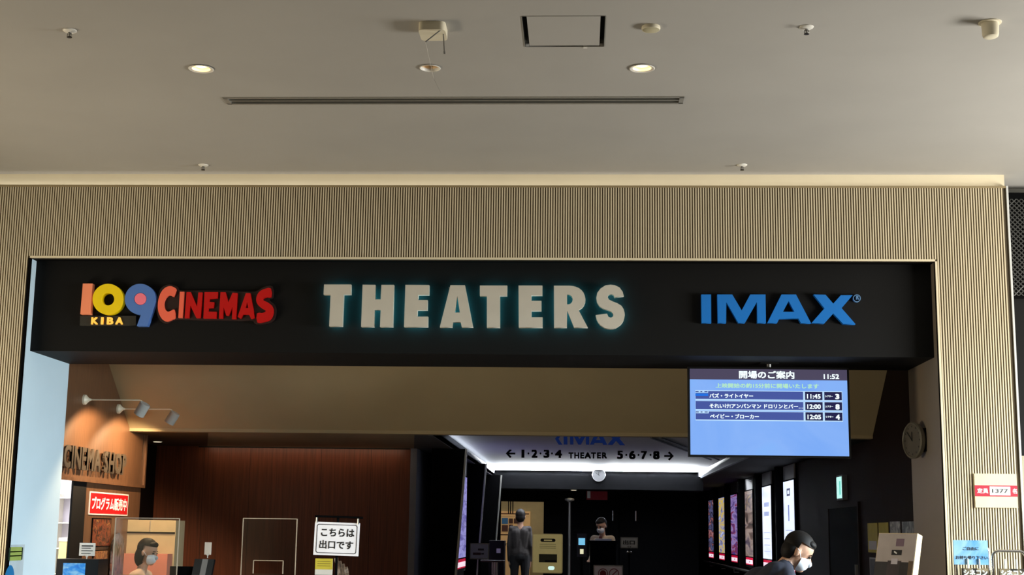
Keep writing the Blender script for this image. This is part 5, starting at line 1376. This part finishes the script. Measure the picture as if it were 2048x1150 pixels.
def standing(fig, k=1.0, sw=0.17, arms='side', shirt='shirt', pants='pants', lean=0.0):
    """upright trunk and legs; k scales a 1.72 m figure"""
    C_ = fig.cap
    def P3(x, y, z): return (x * k, y * k, z * k)
    C_(P3(0, 0.05, 0.98), P3(0, -0.05, 0.98), 0.115 * k, 0.115 * k, shirt)
    C_(P3(0, 0, 1.0), P3(0.01, 0, 1.15), 0.125 * k, 0.115 * k, shirt)
    for q in (-1, 1):
        C_(P3(0, q * 0.05, 1.08), P3(0.0, q * 0.075, 1.32), 0.10 * k, 0.105 * k, shirt)
        C_(P3(0, q * 0.06, 1.36), P3(-0.005, q * sw, 1.38), 0.075 * k, 0.062 * k, shirt)
        C_(P3(0, q * 0.085, 0.92), P3(0.01, q * 0.095, 0.50), 0.092 * k, 0.062 * k, pants)
        C_(P3(0.01, q * 0.095, 0.50), P3(-0.015, q * 0.10, 0.10), 0.060 * k, 0.043 * k, pants)
        C_(P3(-0.03, q * 0.10, 0.045), P3(0.14, q * 0.115, 0.035), 0.042 * k, 0.033 * k, 'shoes')
    C_(P3(0, 0, 0.93), P3(0, 0, 0.98), 0.13 * k, 0.12 * k, pants)
    C_(P3(-0.005, 0, 1.40), P3(0.015, 0, 1.52), 0.055 * k, 0.050 * k, 'skin')

cl_ = {'skin': M_skin, 'shirt': None, 'pants': None, 'shoes': mat('shoe_black', (20, 18, 18), 0.4)}
# --- person far down the corridor seen from behind
pz = PY(1041, 1018, 25.5)
m_ = dict(cl_); m_['shirt'] = mat('jacket_taupe', (46, 40, 37), 0.8, var=0.12, scale=20); m_['pants'] = mat('trousers_black', (14, 13, 14), 0.8)
fg = Figure('person in a taupe jacket standing with their back turned before the lit bay', 'people', (pz.x, 25.5, 0), R(92), m_)
kk = pz.z / 1.725
standing(fg, kk, 0.145)
for q in (-1, 1):
    fg.cap((0, q * 0.15 * kk, 1.37 * kk), (-0.03 * kk, q * 0.185 * kk, 1.10 * kk), 0.055 * kk, 0.045 * kk, 'shirt')
    fg.cap((-0.03 * kk, q * 0.185 * kk, 1.10 * kk), (0.02 * kk, q * 0.18 * kk, 0.86 * kk), 0.045 * kk, 0.034 * kk, 'shirt')
    fg.hand((0.02 * kk, q * 0.18 * kk, 0.85 * kk), (0.1, 0, -1), (0, -q, 0), 1.0, 0.5)
fg.head((0.02, 0, 1.592 * kk), 0.05, 0, 1.08, 'short', True)
fg.build(0.011)
# --- usher behind the podium
pz = PY(1199, 1036, 22.85)
m_ = dict(cl_); m_['shirt'] = mat('shirt_beige', (196, 176, 150), 0.8); m_['pants'] = mat('trousers_dark', (24, 22, 24), 0.8)
fg = Figure('usher in a beige shirt and white mask behind the black podium', 'people', (pz.x + 0.05, 22.85, 0), R(-115), m_)
kk = 1.0
dz = pz.z / 1.73
standing(fg, dz, 0.165)
for q in (-1, 1):
    fg.cap((0, q * 0.17, 1.36 * dz), (0.02, q * 0.175, 1.10 * dz), 0.055, 0.045, 'shirt')
    fg.cap((0.02, q * 0.175, 1.10 * dz), (0.20, q * 0.13, 1.02 * dz), 0.043, 0.033, 'shirt')
    fg.hand((0.20, q * 0.13, 1.02 * dz), (1, -0.3 * q, 0.0), (0, 0, -1), 1.0, 0.4)
fg.head((0.05, 0, 1.60 * dz), R(22), R(-8), 1.0, 'short', True)
us = fg.build(0.010)
tw = fg.w
MB().prism([tw((0.075, -0.02, 1.42 * dz)), tw((0.075, 0.02, 1.42 * dz)), tw((0.132, 0.055, 1.22 * dz)), tw((0.134, 0.0, 1.15 * dz)), tw((0.132, -0.055, 1.22 * dz))], fg.f * 0.01).build('scarf', mat('scarf_red', (88, 22, 26), 0.7), us)
# --- clerk seated behind the acrylic screen
E_ = PY(295, 1104, 13.72)
m_ = dict(cl_); m_['shirt'] = mat('blouse_pink', (222, 190, 164), 0.8); m_['pants'] = MATS['trousers_dark']
fg = Figure('seated clerk with a white mask and pale blouse behind the acrylic screen', 'people', (E_.x - 0.05, 13.72, 0), R(-6), m_)
hz = E_.z
nb = hz - 0.185
fg.cap((0, 0, nb + 0.0), (0.03, 0, nb + 0.12), 0.052, 0.048, 'skin')
fg.cap((-0.04, 0, 0.56), (-0.03, 0, 0.72), 0.13, 0.115, 'shirt')
for q in (-1, 1):
    fg.cap((-0.03, q * 0.05, 0.68), (0.0, q * 0.07, nb - 0.10), 0.098, 0.10, 'shirt')
    fg.cap((0, q * 0.05, nb - 0.035), (-0.005, q * 0.155, nb - 0.05), 0.062, 0.055, 'shirt')
    fg.cap((-0.005, q * 0.165, nb - 0.05), (0.03, q * 0.205, nb - 0.30), 0.052, 0.043, 'shirt')
    fg.cap((0.03, q * 0.205, nb - 0.30), (0.22, q * 0.12, nb - 0.34), 0.042, 0.032, 'shirt')
    fg.hand((0.23, q * 0.115, nb - 0.34), (1, -0.25 * q, -0.1), (0, 0, -1), 0.95, 0.5)
    fg.cap((-0.02, q * 0.09, 0.53), (0.40, q * 0.10, 0.53), 0.09, 0.062, 'pants')
    fg.cap((0.40, q * 0.10, 0.53), (0.36, q * 0.10, 0.10), 0.06, 0.042, 'pants')
    fg.cap((0.34, q * 0.10, 0.045), (0.50, q * 0.11, 0.035), 0.04, 0.032, 'shoes')
fg.head((0.055, 0, hz), R(12), R(-4), 1.0, 'bob', True)
fg.build(0.009)
sx0 = fg.w((0, 0, 0))
t = thing('stool', 'low black stool under the seated clerk', 'stool', (sx0.x, sx0.y, 0))
MB().lathe((sx0.x, sx0.y, 0.37), (0, 0, 1), [(0, 0.16), (0.01, 0.175), (0.05, 0.175), (0.06, 0.16)], n=28).build('seat', M_blackm, t)
MB().tube([(sx0.x, sx0.y, 0.04), (sx0.x, sx0.y, 0.38)], 0.025, 12).build('column', M_steel, t)
MB().lathe((sx0.x, sx0.y, 0), (0, 0, 1), [(0, 0.2), (0.02, 0.2), (0.04, 0.03)], n=28).build('base', M_steel, t)
# --- man bending forward by the lightboxes
E_ = PY(1599, 1107, 9.42)
m_ = dict(cl_); m_['shirt'] = mat('jacket_navy', (26, 30, 46), 0.8, var=0.1, scale=20); m_['pants'] = MATS['trousers_black']
fg = Figure('person in a navy jacket bending forward and looking down beside the opening', 'people', (E_.x, 9.5, 0), R(-4), m_)
N = (-0.085, 0, E_.z - 0.088)
def off(x, y, z): return (N[0] + x, N[1] + y, N[2] + z)
fg.cap(off(-0.005, 0, 0.0), off(0.07, 0, 0.08), 0.056, 0.052, 'skin')
fg.cap(off(-0.30, 0, -0.27), off(-0.16, 0, -0.13), 0.135, 0.13, 'shirt')
for q in (-1, 1):
    fg.cap(off(-0.24, q * 0.06, -0.22), off(-0.055, q * 0.08, -0.075), 0.108, 0.110, 'shirt')
    fg.cap(off(-0.015, q * 0.045, -0.025), off(0.0, q * 0.17, -0.085), 0.070, 0.068, 'shirt')
    fg.cap(off(-0.01, q * 0.18, -0.10), off(0.04, q * 0.225, -0.38), 0.062, 0.05, 'shirt')
    fg.cap(off(0.04, q * 0.225, -0.38), off(0.24, q * 0.12, -0.44), 0.048, 0.036, 'shirt')
    fg.hand(off(0.25, q * 0.11, -0.44), (1, -0.3 * q, 0.05), (0, 0.0, 1), 1.0, 0.7)
    fg.cap(off(-0.36, q * 0.09, -0.34), off(-0.24, q * 0.10, -0.70), 0.10, 0.066, 'pants')
    fg.cap(off(-0.24, q * 0.10, -0.70), (N[0] - 0.33, q * 0.10, 0.10), 0.064, 0.045, 'pants')
    fg.cap((N[0] - 0.35, q * 0.10, 0.045), (N[0] - 0.17, q * 0.115, 0.035), 0.044, 0.035, 'shoes')
fg.cap(off(-0.37, 0.04, -0.31), off(-0.37, -0.04, -0.31), 0.13, 0.13, 'pants')
fg.head((0.005, 0, E_.z + 0.012), R(32), 0, 1.0, 'short', True)
fg.build(0.009)
c_ = fg.w(off(0.335, 0, -0.415))
o = MB().obox(c_, fg.f * 0.075 + fg.u * 0.01, fg.l * 0.075, fg.u * 0.004).build('smartphone', M_blackg, None, bevel=0.003)
tag(o, 'dark smartphone held in both hands of the bending person', 'phone')
